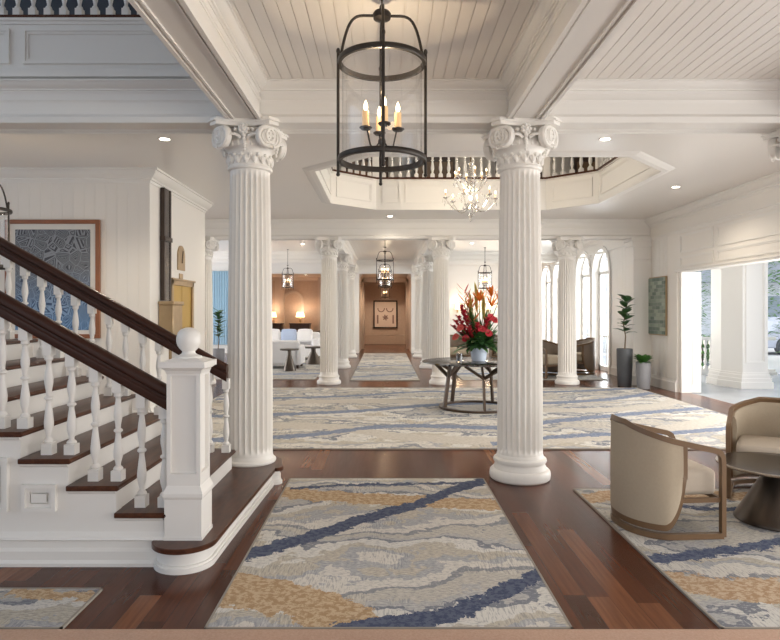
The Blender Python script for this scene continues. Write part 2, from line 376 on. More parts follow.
def panel(m, p0, p1, nrm, z0, z1, wd=.045, d=.022):
    """raised frame of mouldings around a field, on a wall line p0-p1 (plan) facing nrm"""
    t = Vector((p1[0]-p0[0], p1[1]-p0[1])).normalized(); N = Vector(nrm)
    def bx(a0, a1, b0, b1, dd):
        q = []
        for aa, oo in ((a0, 0), (a1, 0), (a1, dd), (a0, dd)):
            q.append((p0[0] + t.x*aa + N.x*oo, p0[1] + t.y*aa + N.y*oo))
        m.add([(x, y, b0) for x, y in q] + [(x, y, b1) for x, y in q], [(3,2,1,0),(4,5,6,7),(0,1,5,4),(1,2,6,5),(2,3,7,6),(3,0,4,7)])
    Ln = (Vector(p1) - Vector(p0)).length
    bx(0, Ln, z0, z0 + wd*.5, d); bx(0, Ln, z1 - wd*.5, z1, d); bx(0, wd*.5, z0 + wd*.5, z1 - wd*.5, d); bx(Ln - wd*.5, Ln, z0 + wd*.5, z1 - wd*.5, d)
    bx(wd*.5, Ln - wd*.5, z0 + wd*.5, z0 + wd, d*.5); bx(wd*.5, Ln - wd*.5, z1 - wd, z1 - wd*.5, d*.5)
    bx(wd*.5, wd, z0 + wd, z1 - wd, d*.5); bx(Ln - wd, Ln - wd*.5, z0 + wd, z1 - wd, d*.5)

# balcony front above the stair (upper left)
m = MB().box(-9, -1.37, 5.46, 5.70, FZ + .0, 4.08)
m.mold((-9, 5.46), (-1.37, 5.46), (0, -1), [(0, 3.64), (.035, 3.63), (.05, 3.6), (.05, 3.555), (0, 3.555)])
m.mold((-9, 5.46), (-1.37, 5.46), (0, -1), BAND(4.08, .03, .05))
x = -1.46
while x > -8:
    panel(m, (x - 1.72, 5.46), (x, 5.46), (0, -1), 3.68, 3.99); x -= 1.84
m.box(-1.37, -1.30, -1.5, 5.46, FZ, 4.08)
struct('trim_11', m, white)
# octagonal well lining
m = MB()
cx, cy = 1.375, 9.45
for i in range(8):
    a, b = OCT[i], OCT[(i+1) % 8]; t = (Vector(b) - Vector(a)).normalized(); inn = Vector((-t.y, t.x)); L = (Vector(b) - Vector(a)).length
    if inn.dot(Vector((cx, cy)) - Vector(a)) < 0: inn = -inn
    A = Vector(a); B = Vector(b)
    m.mold(tuple(A), tuple(B), tuple(inn), [(-.1, 3.56), (-.01, 3.56), (-.01, 3.395), (.02, 3.395), (.02, 3.90), (.045, 3.905), (.045, 3.925), (-.12, 3.925)])
    # trim round the opening on the ceiling
    m.mold(tuple(a), tuple(b), tuple(-inn), [(-.02, MZ), (-.02, MZ - .03), (.06, MZ - .028), (.12, MZ - .012), (.15, MZ)], -.41, -.41)
    n = 1 if L < 1.3 else (2 if L < 2.6 else 3); gaps = .09; e = .12
    if L > 2.6: segs = [(e, e + .33), (e + .33 + gaps, L - e - .33 - gaps), (L - e - .33, L - e)]
    else: segs = [(e, L - e)]
    for s0, s1 in segs: panel(m, tuple(Vector(a) + inn*.02 + t*s0), tuple(Vector(a) + inn*.02 + t*s1), tuple(inn), 3.50, 3.84, .04, .018)
struct('trim_12', m, white, smooth=0)
# balustrade post/balusters prototype
def baluster_mb(h=1.0, k=1.0):
    """turned baluster one unit of height; widths in metres"""
    m = MB(); b = .026*k
    m.box(-b, b, -b, b, 0, .10); m.box(-b*.85, b*.85, -b*.85, b*.85, .86, 1.0)
    pr = [(.020, .10), (.024, .115), (.020, .13), (.012, .145), (.013, .17), (.0215, .235), (.0225, .28), (.018, .36), (.0125, .44), (.012, .465), (.021, .48), (.021, .495), (.012, .51),
          (.0135, .55), (.020, .62), (.0205, .66), (.016, .73), (.0115, .79), (.012, .81), (.020, .825), (.018, .845), (.022, .86)]
    return m.lathe([(r*k, z) for r, z in pr], 14)
bal_mesh = baluster_mb(1, 1.25).build('baluster', white)
BAL = bal_mesh.data; bpy.data.objects.remove(bal_mesh)
balu_mesh = baluster_mb(1, 1.45).build('baluster', white); BALU = balu_mesh.data; bpy.data.objects.remove(balu_mesh)
balm_mesh = baluster_mb(1, 1.15).build('baluster', white); BALM = balm_mesh.data; bpy.data.objects.remove(balm_mesh)
def bal(parent, x, y, z, h, data=None):
    o = bpy.data.objects.new('baluster', data or BAL); C.objects.link(o); o.location = (x, y, z); o.scale = (1, 1, h); o.parent = parent; return o
bt = thing('balustrade', 'white turned balustrade on dark rail above the staircase, top left balcony', 'balustrade', (0, 0, 0))
MB().box(-9, -1.37, 5.44, 5.54, 4.08, 4.11).build('bottom_rail', tread, bt); MB().box(-9, -1.37, 5.44, 5.54, 4.80, 4.86).build('top_rail', tread, bt)
x = -1.47
while x > -4.6: bal(bt, x, 5.49, 4.11, .69, BALM); x -= .137
ot = thing('balustrade', 'white balusters and dark rail around the octagonal ceiling opening', 'balustrade', (0, 0, 0))
def scaleoct(k): return [(cx + (x_-cx)*(1+k/2.3), cy + (y_-cy)*(1+k/1.95)) for x_, y_ in OCT]
O2 = scaleoct(.0); mr = MB(); mt = MB()
for i in range(8):
    a, b = Vector(O2[i]), Vector(O2[(i+1) % 8])
    for mm, z0, z1 in ((mr, 3.925, 3.955), (mt, 4.62, 4.68)): mm.tube([(a.x, a.y, (z0+z1)/2), (b.x, b.y, (z0+z1)/2)], 0, sec=(.062, .016))
    L = (b - a).length; n = max(3, int(L / .145))
    if i == 0: n = 0   # the near side is above the ceiling edge, out of sight
    for k in range(1, n): p = a + (b-a)*k/n; bal(ot, p.x, p.y, 3.955, .66, BALU)
    p = MB().box(a.x-.06, a.x+.06, a.y-.06, a.y+.06, 3.925, 4.75).build('post', white, ot)
mr.build('bottom_rail', tread, ot); mt.build('top_rail', tread, ot)
# things upstairs that show between the balusters
for i, (x, wd, c) in enumerate([(-2.4, .9, 'dark'), (-.4, .95, 'dark'), (1.1, .9, 'dark'), (3.0, 1.0, 'dark'), (4.5, .6, 'dark')]):
    d = thing('cabinet', ['dark wooden bookcase upstairs behind the octagonal balustrade, far left', 'dark bookcase upstairs behind the big lantern', 'dark bookcase upstairs beside the chandelier', 'dark bookcase upstairs just right of the front column', 'narrow dark bookcase upstairs at the right end'][i], 'cabinet', (x, 13.9, 3.92), 0, 'upstairs bookcases')
    MB().box(-wd/2, wd/2, -.18, .18, 0, 1.9).build('body', darkw, d)
    q = MB(); q.box(-wd/2+.05, wd/2-.05, -.2, -.185, .1, .9); q.box(-wd/2+.05, wd/2-.05, -.2, -.185, 1, 1.8); q.build('door', oak, d)

# left back block (with artwork) and its return wall
m = MB().box(-9, -3.19, 8.34, 10.85, 0, MZ)
n = 40
for i in range(n):
    x0 = -9 + (9-3.15)*i/n; m.box(x0 + .001, x0 + (9-3.15)/n - .001*(i < n-1), 8.30, 8.34, 0, 3.25)
m.box(-3.19, -3.15, 8.342, 10.85, 0, 3.3)
struct('wall_left', m, wallw, smooth=0)
m = MB(); m.mold((-9, 8.3), (-3.15, 8.3), (0, -1), CROWN(MZ, .9), 0, -1); m.mold((-3.15, 8.3), (-3.15, 10.85), (1, 0), CROWN(MZ, .9), -1, 0)
m.mold((-9, 8.3), (-3.15, 8.3), (0, -1), BASEB(.22)); m.mold((-3.15, 8.3), (-3.15, 10.85), (1, 0), BASEB(.22)); struct('trim_13', m, white)

# right wall with entrance opening (panelled head), then arched windows
XW, XO = 5.46, 5.68
def arch_wall(y0, y1, arches, sill=0.0, ztop=MZ):
    """outline in (y,z) with arched openings (ya, yb, spring)"""
    p = [(y0, ztop), (y0, sill)]
    for ya, yb, sp in arches:
        p += [(ya, sill)]; r = (yb-ya)/2; p += arc((ya+yb)/2, sp, r, PI, 0, 16); p += [(yb, sill)]
    p += [(y1, sill), (y1, ztop)]
    return p
ARCH = [(15.05, 16.2, 2.5), (16.45, 17.6, 2.5), (18.9, 20.0, 2.5), (20.35, 21.45, 2.5)]
m = MB().box(XW, XO, 11.6, 14.6, 0, MZ + .16)
m.prism(arch_wall(14.6, 22.6, ARCH), XW, XO, 'x')
m.box(XW, XO, 5.9, 11.6, 2.24, MZ + .16); m.box(XW, XO, 5.2, 5.9, 0, MZ + .16); m.box(XW, XO, -3, 5.2, 2.5, 3.56); m.box(XW, XO, -3, -.8, 0, 2.5)
struct('wall_right', m, wallw, smooth=0)
m = MB(); m.mold((XW, 5.76), (XW, 22.6), (-1, 0), CROWN(MZ, .9)); m.mold((XW, 5.76), (XW, 22.6), (-1, 0), BAND(3.02, .03, .05))
m.mold((XW, 11.6), (XW, 14.95), (-1, 0), BASEB(.22)); m.mold((XW, 5.9), (XW, 11.66), (-1, 0), BAND(2.29, .025, .05))
m.mold((XW, 5.9), (XW, 11.6), (-1, 0), BAND(2.98, .02, .03))
y = 11.45
for L in (1.15, 2.1, 2.1):
    panel(m, (XW, y - L), (XW, y), (-1, 0), 2.58, 2.92, .04, .018); panel(m, (XW, y - L), (XW, y), (-1, 0), 2.33, 2.52, .04, .018); y -= L + .12
for yy in [12.0 + .16*i for i in range(18)]:
    if not 12.6 < yy < 13.2: m.box(XW - .006, XW, yy, yy + .15, .22, 2.97)
for ya, yb, sp in ARCH:     # mouldings round the arches
    q = arc((ya+yb)/2, sp, (yb-ya)/2 + .05, PI, 0, 16); m.tube([(XW - .01, a, b) for a, b in [(ya-.05, .0)] + q + [(yb+.05, .0)]], 0, sec=(.045, .03), up=(1, 0, 0))
# pilaster at the second beam
m.box(5.10, XW, 12.72, 13.08, .2, 2.85).box(5.06, XW, 12.68, 13.12, 0, .2).box(5.07, XW, 12.69, 13.11, 2.85, 2.9).box(5.04, XW, 12.66, 13.14, 2.96, 3.03).box(5.08, XW, 12.7, 13.1, 2.9, 2.96)
m.mold((5.10, 12.72), (5.42, 12.72), (0, -1), BAND(2.6, .02, .04))
struct('trim_14', m, white, smooth=0)
# door jamb leaf folded in the opening
d = MB().box(5.50, 5.69, 11.50, 11.60, 0, 2.24).box(5.72, 5.89, 11.55, 11.61, 0, 2.24); panel(d, (5.735, 11.55), (5.875, 11.55), (0, -1), .15, 2.1, .03, .012)
struct('door_1', d, white)
for i, (ya, yb, sp) in enumerate(ARCH):
    w_ = MB(); yc = (ya+yb)/2; xx = 5.62
    w_.box(xx-.03, xx+.03, ya, ya+.11, 0, sp).box(xx-.03, xx+.03, yb-.11, yb, 0, sp).box(xx-.03, xx+.03, yc-.025, yc+.025, 0, sp).box(xx-.03, xx+.03, ya, yb, sp-.04, sp+.04)
    w_.box(xx-.03, xx+.03, ya, yb, 0, .12); w_.box(xx-.02, xx+.02, ya, yb, .86, .9)
    w_.tube([(xx, a, b) for a, b in arc(yc, sp, (yb-ya)/2 - .03, PI, 0, 14)], 0, sec=(.03, .03), up=(1, 0, 0)); w_.tube([(xx, a, b) for a, b in arc(yc, sp, (yb-ya)/4, PI, 0, 10)], 0, sec=(.012, .012), up=(1, 0, 0))
    w_.box(xx-.012, xx+.012, yc-.012, yc+.012, sp, sp+(yb-ya)/2)
    wo = struct('window_%d' % (i+1), w_, white, smooth=0)
    gl = MB().prism([(ya, .1)] + arc(yc, sp, (yb-ya)/2 - .02, PI, 0, 16) + [(yb, .1)], xx - .004, xx + .004, 'x').build('glass', pane, wo); gl['kind'] = 'structure'
# back wall (Y 22.6), white shiplap right, soffits and brown rooms beyond
m = MB().box(.96, 5.68, 22.62, 22.8, 0, MZ)
for i in range(17): m.box(.96, 5.46, 22.59, 22.62, i*.2 + .002, i*.2 + .196)
m.box(-5.3, .96, 22.6, 22.75, 2.9, MZ); m.box(-1.2, -.95, 22.6, 22.9, 0, 2.9)
m.box(-9, -6.75, 22.6, 22.75, 0, MZ).box(-5.45, -5.2, 22.6, 22.75, 0, MZ).box(-6.75, -5.45, 22.6, 22.75, 3.0, MZ).box(-6.75, -5.45, 22.6, 22.75, 0, .3)
struct('wall_back', m, wallw, smooth=0)
m = MB(); m.mold((-9, 22.6), (5.46, 22.6), (0, -1), CROWN(MZ, .9)); m.mold((-5.3, 22.6), (.96, 22.6), (0, -1), BAND(2.97, .04, .07)); m.mold((.96, 22.59), (5.46, 22.59), (0, -1), BASEB(.2)); struct('trim_15', m, white)
wo = MB().box(-6.75, -6.65, 22.62, 22.7, .3, 3).box(-5.55, -5.45, 22.62, 22.7, .3, 3).box(-6.13, -6.07, 22.62, 22.7, .3, 3).box(-6.75, -5.45, 22.62, 22.7, 2.3, 2.36)
wo = struct('window_5', wo, white, smooth=0); gl = MB().box(-6.75, -5.45, 22.66, 22.67, .3, 3).build('glass', pane, wo); gl['kind'] = 'structure'
m = MB().box(-1.1, -.95, 22.9, 29, 0, 2.9).box(.96, 1.1, 22.8, 29, 0, 2.9).box(-1.1, 1.1, 29, 29.15, 0, 2.9)
for sx, xw in ((-1, .0), (1, .0)): pass
m.box(-5.3, -1.1, 27, 27.15, 0, 3.0).box(-5.45, -5.3, 22.75, 27, 0, 3.0)
struct('wall_back', m, brown, smooth=0)
m = MB(); m.mold((-.95, 29), (.96, 29), (0, -1), CROWN(2.9, .8)); m.mold((-.95, 29), (.96, 29), (0, -1), BAND(.45, .02, .05)); m.mold((-.95, 22.9), (-.95, 29), (1, 0), CROWN(2.9, .6)); m.mold((.96, 22.8), (.96, 29), (-1, 0), CROWN(2.9, .6))
m.box(-.95, -.85, 25.2, 25.5, 0, 2.9).box(.86, .96, 25.2, 25.5, 0, 2.9).box(-.95, .96, 25.2, 25.5, 2.72, 2.9)
for x in (-4.75, -2.9): m.box(x, x + .38, 26.75, 27, 0, 3.0)
m.mold((-5.3, 27), (-1.1, 27), (0, -1), CROWN(3.0, .8))
for xc in (-4.0, -2.0):     # arched niches
    m.tube([(a, 26.97, b) for a, b in [(xc - .42, .3)] + arc(xc, 1.95, .42, PI, 0, 14) + [(xc + .42, .3)]], 0, sec=(.05, .035), up=(0, 1, 0))
m.mold((-5.3, 27), (-1.1, 27), (0, -1), BASEB(.25))
struct('trim_16', m, brown2, smooth=0)
# left window wall beyond the lounge and the stairwell glazing
m = MB().box(-9.15, -9, 8.3, 13.5, 0, MZ).box(-9.15, -9, 21, 22.75, 0, MZ).box(-9.15, -9, 13.5, 21, 3.0, MZ).box(-9.15, -9, 13.5, 21, 0, .4)
struct('wall_left', m, wallw)
m = MB()
for y in (13.5, 15.37, 17.25, 19.12, 20.94): m.box(-9.1, -9.04, y, y + .06, .4, 3.0)
m.box(-9.095, -9.045, 13.5, 21, 2.3, 2.35)
wo = struct('window_7', m, white, smooth=0); gl = MB().box(-9.074, -9.066, 13.5, 21, .4, 3.0).build('glass', pane, wo); gl['kind'] = 'structure'
m = MB()
for y in (-1.5, 0, 1.5, 3, 4.5, 6, 7.5, 8.25): m.box(-9.05, -8.95, y, y + .08, 0, 6.5)
for z in (0, .9, 2.2, 3.5, 4.8, 6.4): m.box(-9.04, -8.96, -1.5, 8.3, z, z + .08)
wo = struct('window_6', m, white, smooth=0); gl = MB().box(-9.004, -8.996, -1.5, 8.3, 0, 6.5).build('glass', pane, wo); gl['kind'] = 'structure'

cu = MB(); vs_ = []
for i in range(81):
    x_ = -6.72 + 1.24*i/80; y_ = 22.50 + .03*math.sin(i*1.1); vs_ += [(x_, y_, .32), (x_, y_, 2.98), (x_, y_ + .004, 2.98), (x_, y_ + .004, .32)]
cu.add(vs_, [(4*i + a, 4*i + (a+1) % 4, 4*i + 4 + (a+1) % 4, 4*i + 4 + a) for i in range(80) for a in range(4)] + [(3, 2, 1, 0), (320, 321, 322, 323)])
tag(cu.build('curtain', simple('pale_blue_sheer', (.42, .60, .72), .8)), 'pale blue curtain over the far window seen between the two left columns', 'curtain')

# ---------------------------------------------------------------- columns
def flute(depth=.15, n=24):
    def f(a, z):
        k = 1.0
        if z < .30: k = max(0, min(1, (z - .245) / .05))
        if z > 2.70: k = max(0, min(1, (2.765 - z) / .06))
        t = (a * n / (2*PI)) % 1.0; u = abs(t - .5) * 2
        return 1 - depth * k * (math.sqrt(max(0, 1 - (u/.80)**2)) if u < .80 else 0)
    return f
def shaft_mb(z0=.22):
    zs = [z0, .245, .26, .275, .295, .5, .9, 1.3, 1.7, 2.1, 2.4, 2.6, 2.70, 2.72, 2.74, 2.765, 2.79]
    zs = [z for z in zs if z >= z0]
    pr = [(.202 - .026 * (max(0, (z-.7))/2.1)**1.6, z) for z in zs]
    return MB().lathe(pr, 24*8, rad=flute())
BASE = [(.255, 0), (.268, .012), (.272, .04), (.268, .075), (.255, .09), (.235, .096), (.232, .115), (.222, .135), (.222, .15), (.232, .155), (.238, .17), (.234, .187), (.222, .195), (.212, .2), (.206, .225), (.200, .235)]
def capital(parent, k=1.0):
    cp = MB()   # bell and abacus
    cp.lathe([(.176, 2.775), (.196, 2.785), (.200, 2.80), (.194, 2.815), (.180, 2.822), (.182, 2.86), (.188, 2.93), (.20, 2.955), (.225, 2.975), (.232, 3.0), (.225, 3.03), (.205, 3.05), (.205, 3.14)], 48)
    ab = []
    for q in range(4):      # concave sided abacus
        A = PI/4 + q*PI/2
        for d in (-.13, .13): ab.append((.375*math.cos(A + d), .375*math.sin(A + d)))
        for u in (.3, .5, .7):
            p = Vector((.375*math.cos(A+.13), .375*math.sin(A+.13))).lerp(Vector((.375*math.cos(A+PI/2-.13), .375*math.sin(A+PI/2-.13))), u)
            ab.append(tuple(p * (1 - .23 * (1 - (2*u-1)**2 * 1.2))))
    cp.prism(ab, 3.135, 3.165); cp.prism([(x*1.05, y*1.05) for x, y in ab], 3.165, 3.18); cp.prism([(x*1.0, y*1.0) for x, y in ab], 3.18, 3.2)
    cap = cp.build('capital', plaster, parent)
    orn = MB(); rnd = random.Random(3)
    for i in range(16):     # band of carved leaves
        a = 2*PI*i/16; c, s_ = math.cos(a), math.sin(a)
        orn.ball((.192*c, .192*s_, 2.865), .022, 8, 6, (1, 1, 1.5)); orn.ball((.190*math.cos(a+PI/16), .190*math.sin(a+PI/16), 2.905), .018, 8, 6)
        orn.tube([((.188)*math.cos(a+j*.06), .188*math.sin(a+j*.06), 2.83 + .018*j) for j in range(5)], [.010, .012, .011, .009, .005], 6)
        orn.tube([((.190)*math.cos(a-j*.06), .190*math.sin(a-j*.06), 2.84 + .02*j) for j in range(5)], [.009, .011, .010, .008, .004], 6)
    for i in range(24):     # egg row under the volutes
        a = 2*PI*i/24; orn.ball((.225*math.cos(a), .225*math.sin(a), 2.995), .020, 8, 6, (.8, .8, 1.3))
    for q in range(4):      # central flower and sprays on each face
        A = q*PI/2; d = Vector((math.cos(A), math.sin(A), 0)); t = Vector((-math.sin(A), math.cos(A), 0))
        p = d*.262 + Vector((0, 0, 3.10)); orn.ball(p, .026, 8, 6)
        for j in range(7):
            b = 2*PI*j/7; orn.ball(p + t*math.cos(b)*.034 + Vector((0, 0, math.sin(b)*.034)), .018, 8, 6)
        for sg in (-1, 1):
            orn.tube([d*(.245+.01*j) + t*sg*(.03 + .022*j) + Vector((0, 0, 3.03 + .02*j - .004*j*j)) for j in range(6)], [.016, .015, .014, .012, .009, .005], 6)
            orn.ball(d*.245 + t*sg*.075 + Vector((0, 0, 3.10)), .018, 8, 6)
        for j in range(5): orn.ball(d*(.25 - .004*j) + Vector((0, 0, 3.05 - .03*j)), .020 - .002*j, 8, 6, (1, 1, 1.3))
    orn.build('carved_leaves', plaster, cap)
    for q in range(4):      # paired scrolls meeting at the corners
        for sg in (-1, 1):
            v = MB(); r0 = .100
            # disc in local (u,w) plane, axis = local y
            v.lathe([(1e-5, -.022), (.06, -.022), (r0*.94, -.02), (r0, -.012), (r0, .030), (r0*.93, .036), (r0*.86, .022), (.03, .014), (1e-5, .014)], 28)
            sp = []; 
            for j in range(46):
                b = -PI/2 + j * 2*PI*2.2/45 ; rr = r0*.90*(1 - j/45*.78); sp.append((rr*math.cos(b), rr*math.sin(b), .028))
            v.tube(sp, [.019 - .011*j/45 for j in range(46)], 6); v.ball((0, 0, .03), .016, 10, 6)
            v.xf(Matrix.Rotation(-PI/2, 4, 'X') if False else Matrix.Rotation(PI/2, 4, 'X'))   # axis +z -> -y
            if sg > 0: v.xf(Matrix.Scale(-1, 4, (1, 0, 0)))
            # face sits near the corner, turned outwards
            v.xf(Matrix.Rotation(R(40)*sg, 4, 'Z')); v.xf(Matrix.Translation((.185*sg, -.218, 3.045)))
            v.xf(Matrix.Rotation(q*PI/2, 4, 'Z')); v.build('volute', plaster, cap)
    return cap
def column(loc, label, short=False):
    c = thing('fluted_column', label, 'column', loc, 0, 'fluted columns')
    return c
c0 = column((1.22, 5.61, 0), 'large white fluted column on a round base, standing right of the near rug')
MB().lathe(BASE, 48).build('base', plaster, c0); shaft_mb().build('shaft', plaster, c0); capital(c0)
c1 = thing('fluted_column', 'large white fluted column rising from the staircase platform', 'column', (-1.22, 5.61, 0), 0, 'fluted columns')
MB().lathe([(.225, .15), (.232, .165), (.228, .18), (.212, .19), (.206, .205), (.202, .225)], 48).build('base', plaster, c1)
for ch in c0.children:
    if not ch.name.startswith('base'): dup(ch, c1)
c0.scale = c1.scale = (1, 1, 3.18/3.2)
K2 = (.92, .92, 3.03/3.2)
for (x, y, lab) in [(3.86, 5.61, 'white column at the right edge of the picture, only its scroll showing'),
                    (-3.77, 12.9, 'white fluted column left of the staircase column, in the second row'),
                    (-1.165, 12.9, 'white fluted column, first on the left side of the corridor'), (1.165, 12.9, 'white fluted column, first on the right of the corridor, behind the round table'),
                    (3.79, 12.9, 'white fluted column in front of the tub chairs by the arched windows'),
                    (-1.165, 16.6, 'second white column along the left of the corridor'), (1.165, 16.6, 'second white column along the right of the corridor'),
                    (-1.165, 20.5, 'third and farthest white column on the left of the corridor'), (1.165, 20.5, 'third and farthest white column on the right of the corridor')]:
    dup(c0, None, (x, y, 0), 0, K2 if y > 6 else (1, 1, 3.18/3.2), lab)

# ---------------------------------------------------------------- staircase
st = thing('staircase', 'white staircase with dark wood treads and handrails rising to the left', 'staircase', (0, 0, 0))
RUN, RISE = .285, .16; XN = -1.29; YN, YF = 3.70, 5.34; NS = 16
def nx(k): return XN - RUN*(k-1)      # nosing of tread k
def tz(k): return .15 + RISE*k
# side panel outlines (stepped)
def outline():
    p = [(XN + .02, 0.0)]
    for k in range(1, NS+1):
        p += [(nx(k) - .03 if k > 1 else XN + .02, tz(k-1) - .0 if k > 1 else tz(k) - .03)] if k == 1 else []
        p += [(nx(k) - .03, tz(k-1) - .03), (nx(k) - .03, tz(k) - .03)] if k > 1 else []
    p += [(nx(NS) - RUN, tz(NS) - .03), (nx(NS) - RUN, 0)]
    return p
po = [(XN - .03, 0)]
for k in range(1, NS+1): po += [(nx(k) - .03, tz(k) - .03), (nx(k+1) - .03, tz(k) - .03)]
po += [(nx(NS+1) - .03, 0)]
for nm, ya, yb in (('side_panel', YN, YN + .08), ('side_panel', YF - .08, YF)):
    m = MB().prism(po, ya, yb, 'y')
    if ya == YN:
        for k in range(2, 9):
            x1 = nx(k) - .095; x0 = nx(k+1) - .01; z1 = tz(k) - .155
            if z1 - .31 > .1:
                panel(m, (x0, YN), (x1, YN), (0, -1), .315, z1, .045, .030)
                m.box(x0 + .055, x1 - .055, YN - .022, YN, .37, z1 - .055)
        m.mold((nx(9), YN), (XN - .02, YN), (0, -1), [(0, 0), (.055, 0), (.055, .02), (.038, .035), (.038, .085), (.018, .10), (.018, .140), (.034, .150), (.030, .165), (.010, .178), (0, .19)])
        for k in range(1, 9):   # scotia under each tread end
            m.mold((nx(k+1) - .03, YN), (nx(k) - .03, YN), (0, -1), [(0, tz(k) - .03), (.022, tz(k) - .03), (.016, tz(k) - .045), (0, tz(k) - .055)])
    m.build(nm, white, st)
for k in range(1, NS+1):
    MB().box(nx(k) - .05, nx(k) - .03, YN + .08, YF - .08, tz(k-1), tz(k) - .03).build('riser', white, st)
    t_ = MB(); z1 = tz(k); x1 = nx(k); x0 = nx(k+1) - .03
    pr = [(x0, z1-.032), (x1-.012, z1-.032), (x1-.003, z1-.027), (x1, z1-.016), (x1-.003, z1-.005), (x1-.012, z1), (x0, z1)]
    t_.prism(pr, YN - .035, YF + .03, 'y').build('tread', tread, st, bevel=.006)
# bottom platform with round ends
pl = []
for i in range(19): a = R(200 + 155*i/18); pl.append((-1.195 + .178*math.cos(a), 3.71 + .178*math.sin(a)))
pl += [(-1.01, 4.0), (-.975, 5.0), (-.96, 5.34)]
for i in range(9): a = R(-100 + 150*i/8); pl.append((-.955 + .055*math.cos(a), 5.43 + .055*math.sin(a)))
for i in range(14): a = R(5 + 175*i/13); pl.append((-1.21 + .265*math.cos(a), 5.61 + .25*math.sin(a)))
pl += [(-1.50, 5.5), (-1.36, 5.34), (-1.36, 3.72)]
def offs(P, d):
    n = len(P); o_ = []
    for i in range(n):
        a, b, c = Vector(P[i-1]), Vector(P[i]), Vector(P[(i+1) % n]); t = (c - a).normalized(); o_.append(tuple(b + Vector((t.y, -t.x)) * d))
    return o_
m = MB(); m.prism(offs(pl, -.02), .0, .12); m.prism(offs(pl, .0), 0, .03); m.prism(offs(pl, -.008), .03, .045); m.build('platform_riser', white, st)
MB().prism(offs(pl, .012), .118, .15).build('platform_tread', tread, st, bevel=.008)
# rails
def zrail(x): return .915 + (-1.35 - x) * RISE/RUN
def rail(y, xa, xb):
    m = MB(); prof = [(-.030, 0), (.030, 0), (.034, .018), (.034, .045), (.026, .055), (.026, .064), (.042, .078), (.045, .095), (.040, .112), (.028, .124), (0, .13), (-.028, .124), (-.040, .112), (-.045, .095), (-.042, .078), (-.026, .064), (-.026, .055), (-.034, .045), (-.034, .018)]
    n = len(prof); vs_ = [(xa, y + a, zrail(xa) + b*1.15) for a, b in prof] + [(xb, y + a, zrail(xb) + b*1.15) for a, b in prof]
    m.add(vs_, [tuple(range(n)), tuple(range(2*n-1, n-1, -1))] + [(i, (i+1) % n, n + (i+1) % n, n + i) for i in range(n)])
    return m
YB1, YB2 = 3.80, 5.27
rail(YB1, -1.27, nx(NS+1)).build('handrail', railm, st); rail(YB2, -1.34, nx(NS+1)).build('handrail', railm, st)
for k in range(1, NS+1):
    for off in (.06, .20):
        x = nx(k) - off; 
        for yb in (YB1, YB2):
            if yb == YB1 and k > 6: continue
            bal(st, x, yb, tz(k), zrail(x) + .02 - tz(k))
# newel post
nw = MB(); X0, X1, Y0, Y1 = -1.305, -1.085, 3.665, 3.885; cx_, cy_ = (X0+X1)/2, (Y0+Y1)/2
def sq(h, z0, z1, h2=None):
    h2 = h if h2 is None else h2
    nw.add([(cx_-h, cy_-h, z0), (cx_+h, cy_-h, z0), (cx_+h, cy_+h, z0), (cx_-h, cy_+h, z0), (cx_-h2, cy_-h2, z1), (cx_+h2, cy_-h2, z1), (cx_+h2, cy_+h2, z1), (cx_-h2, cy_+h2, z1)],
           [(3,2,1,0),(4,5,6,7),(0,1,5,4),(1,2,6,5),(2,3,7,6),(3,0,4,7)])
sq(.110, .15, .39); sq(.114, .15, .17); sq(.112, .39, .405, .118); sq(.118, .405, .425, .118); sq(.118, .425, .47, .098); sq(.10, .47, .485); sq(.0775, .485, 1.19)
for sx in (-1, 1):
    for sy in (-1, 1): nw.box(cx_ + sx*.088 - .012, cx_ + sx*.088 + .012, cy_ + sy*.088 - .012, cy_ + sy*.088 + .012, .485, 1.19)
    nw.box(cx_-.076, cx_+.076, cy_ + sx*.088 - .012, cy_ + sx*.088 + .0115, .485, .54).box(cx_-.076, cx_+.076, cy_ + sx*.088 - .012, cy_ + sx*.088 + .0115, 1.12, 1.19)
    nw.box(cx_ + sx*.088 - .012, cx_ + sx*.088 + .0115, cy_-.076, cy_+.076, .485, .54).box(cx_ + sx*.088 - .012, cx_ + sx*.088 + .0115, cy_-.076, cy_+.076, 1.12, 1.19)
sq(.1, 1.13, 1.15, .108); sq(.104, 1.15, 1.17, .128); sq(.134, 1.17, 1.205); sq(.120, 1.205, 1.225, .07)
npo = nw.build('newel_post', white, st, smooth=20)
MB().lathe([(.075, 1.215), (.080, 1.222), (.078, 1.232), (.055, 1.240), (.040, 1.250), (.038, 1.262), (.052, 1.275), (.066, 1.295), (.073, 1.32), (.073, 1.345), (.064, 1.375), (.045, 1.395), (.02, 1.405), (1e-5, 1.407)], 28, (cx_, cy_, 0)).build('ball_finial', white, npo)

# ---------------------------------------------------------------- rugs
def rug(name, label, x0, x1, y0, y1, mat, edge=True):
    o_ = thing(name, label, 'rug', (0, 0, 0), 0, 'patterned rugs'); MB().box(x0+.006, x1-.006, y0+.006, y1-.006, .001, .012).build('woven_field', mat, o_)
    m = MB(); m.box(x0, x0+.012, y0, y1, 0, .0135).box(x1-.012, x1, y0, y1, 0, .0135).box(x0, x1, y0, y0+.012, 0, .0135).box(x0, x1, y1-.012, y1, 0, .0135); m.build('bound_edge', rugedge, o_); return o_
rugedge = simple('rug_binding', (.30, .27, .23), .9, var=.1)
S1 = [(-.84, 3.82), (-.42, 4.17), (-.115, 4.50), (.28, 4.83), (.62, 5.24), (.88, 5.45)]
S2 = [(-.45, 2.74), (-.10, 2.93), (.22, 3.0), (.44, 3.14), (.66, 3.33), (.885, 3.52)]
S3 = [(-.80, 5.22), (-.3, 5.33), (.2, 5.36), (.86, 5.43)]
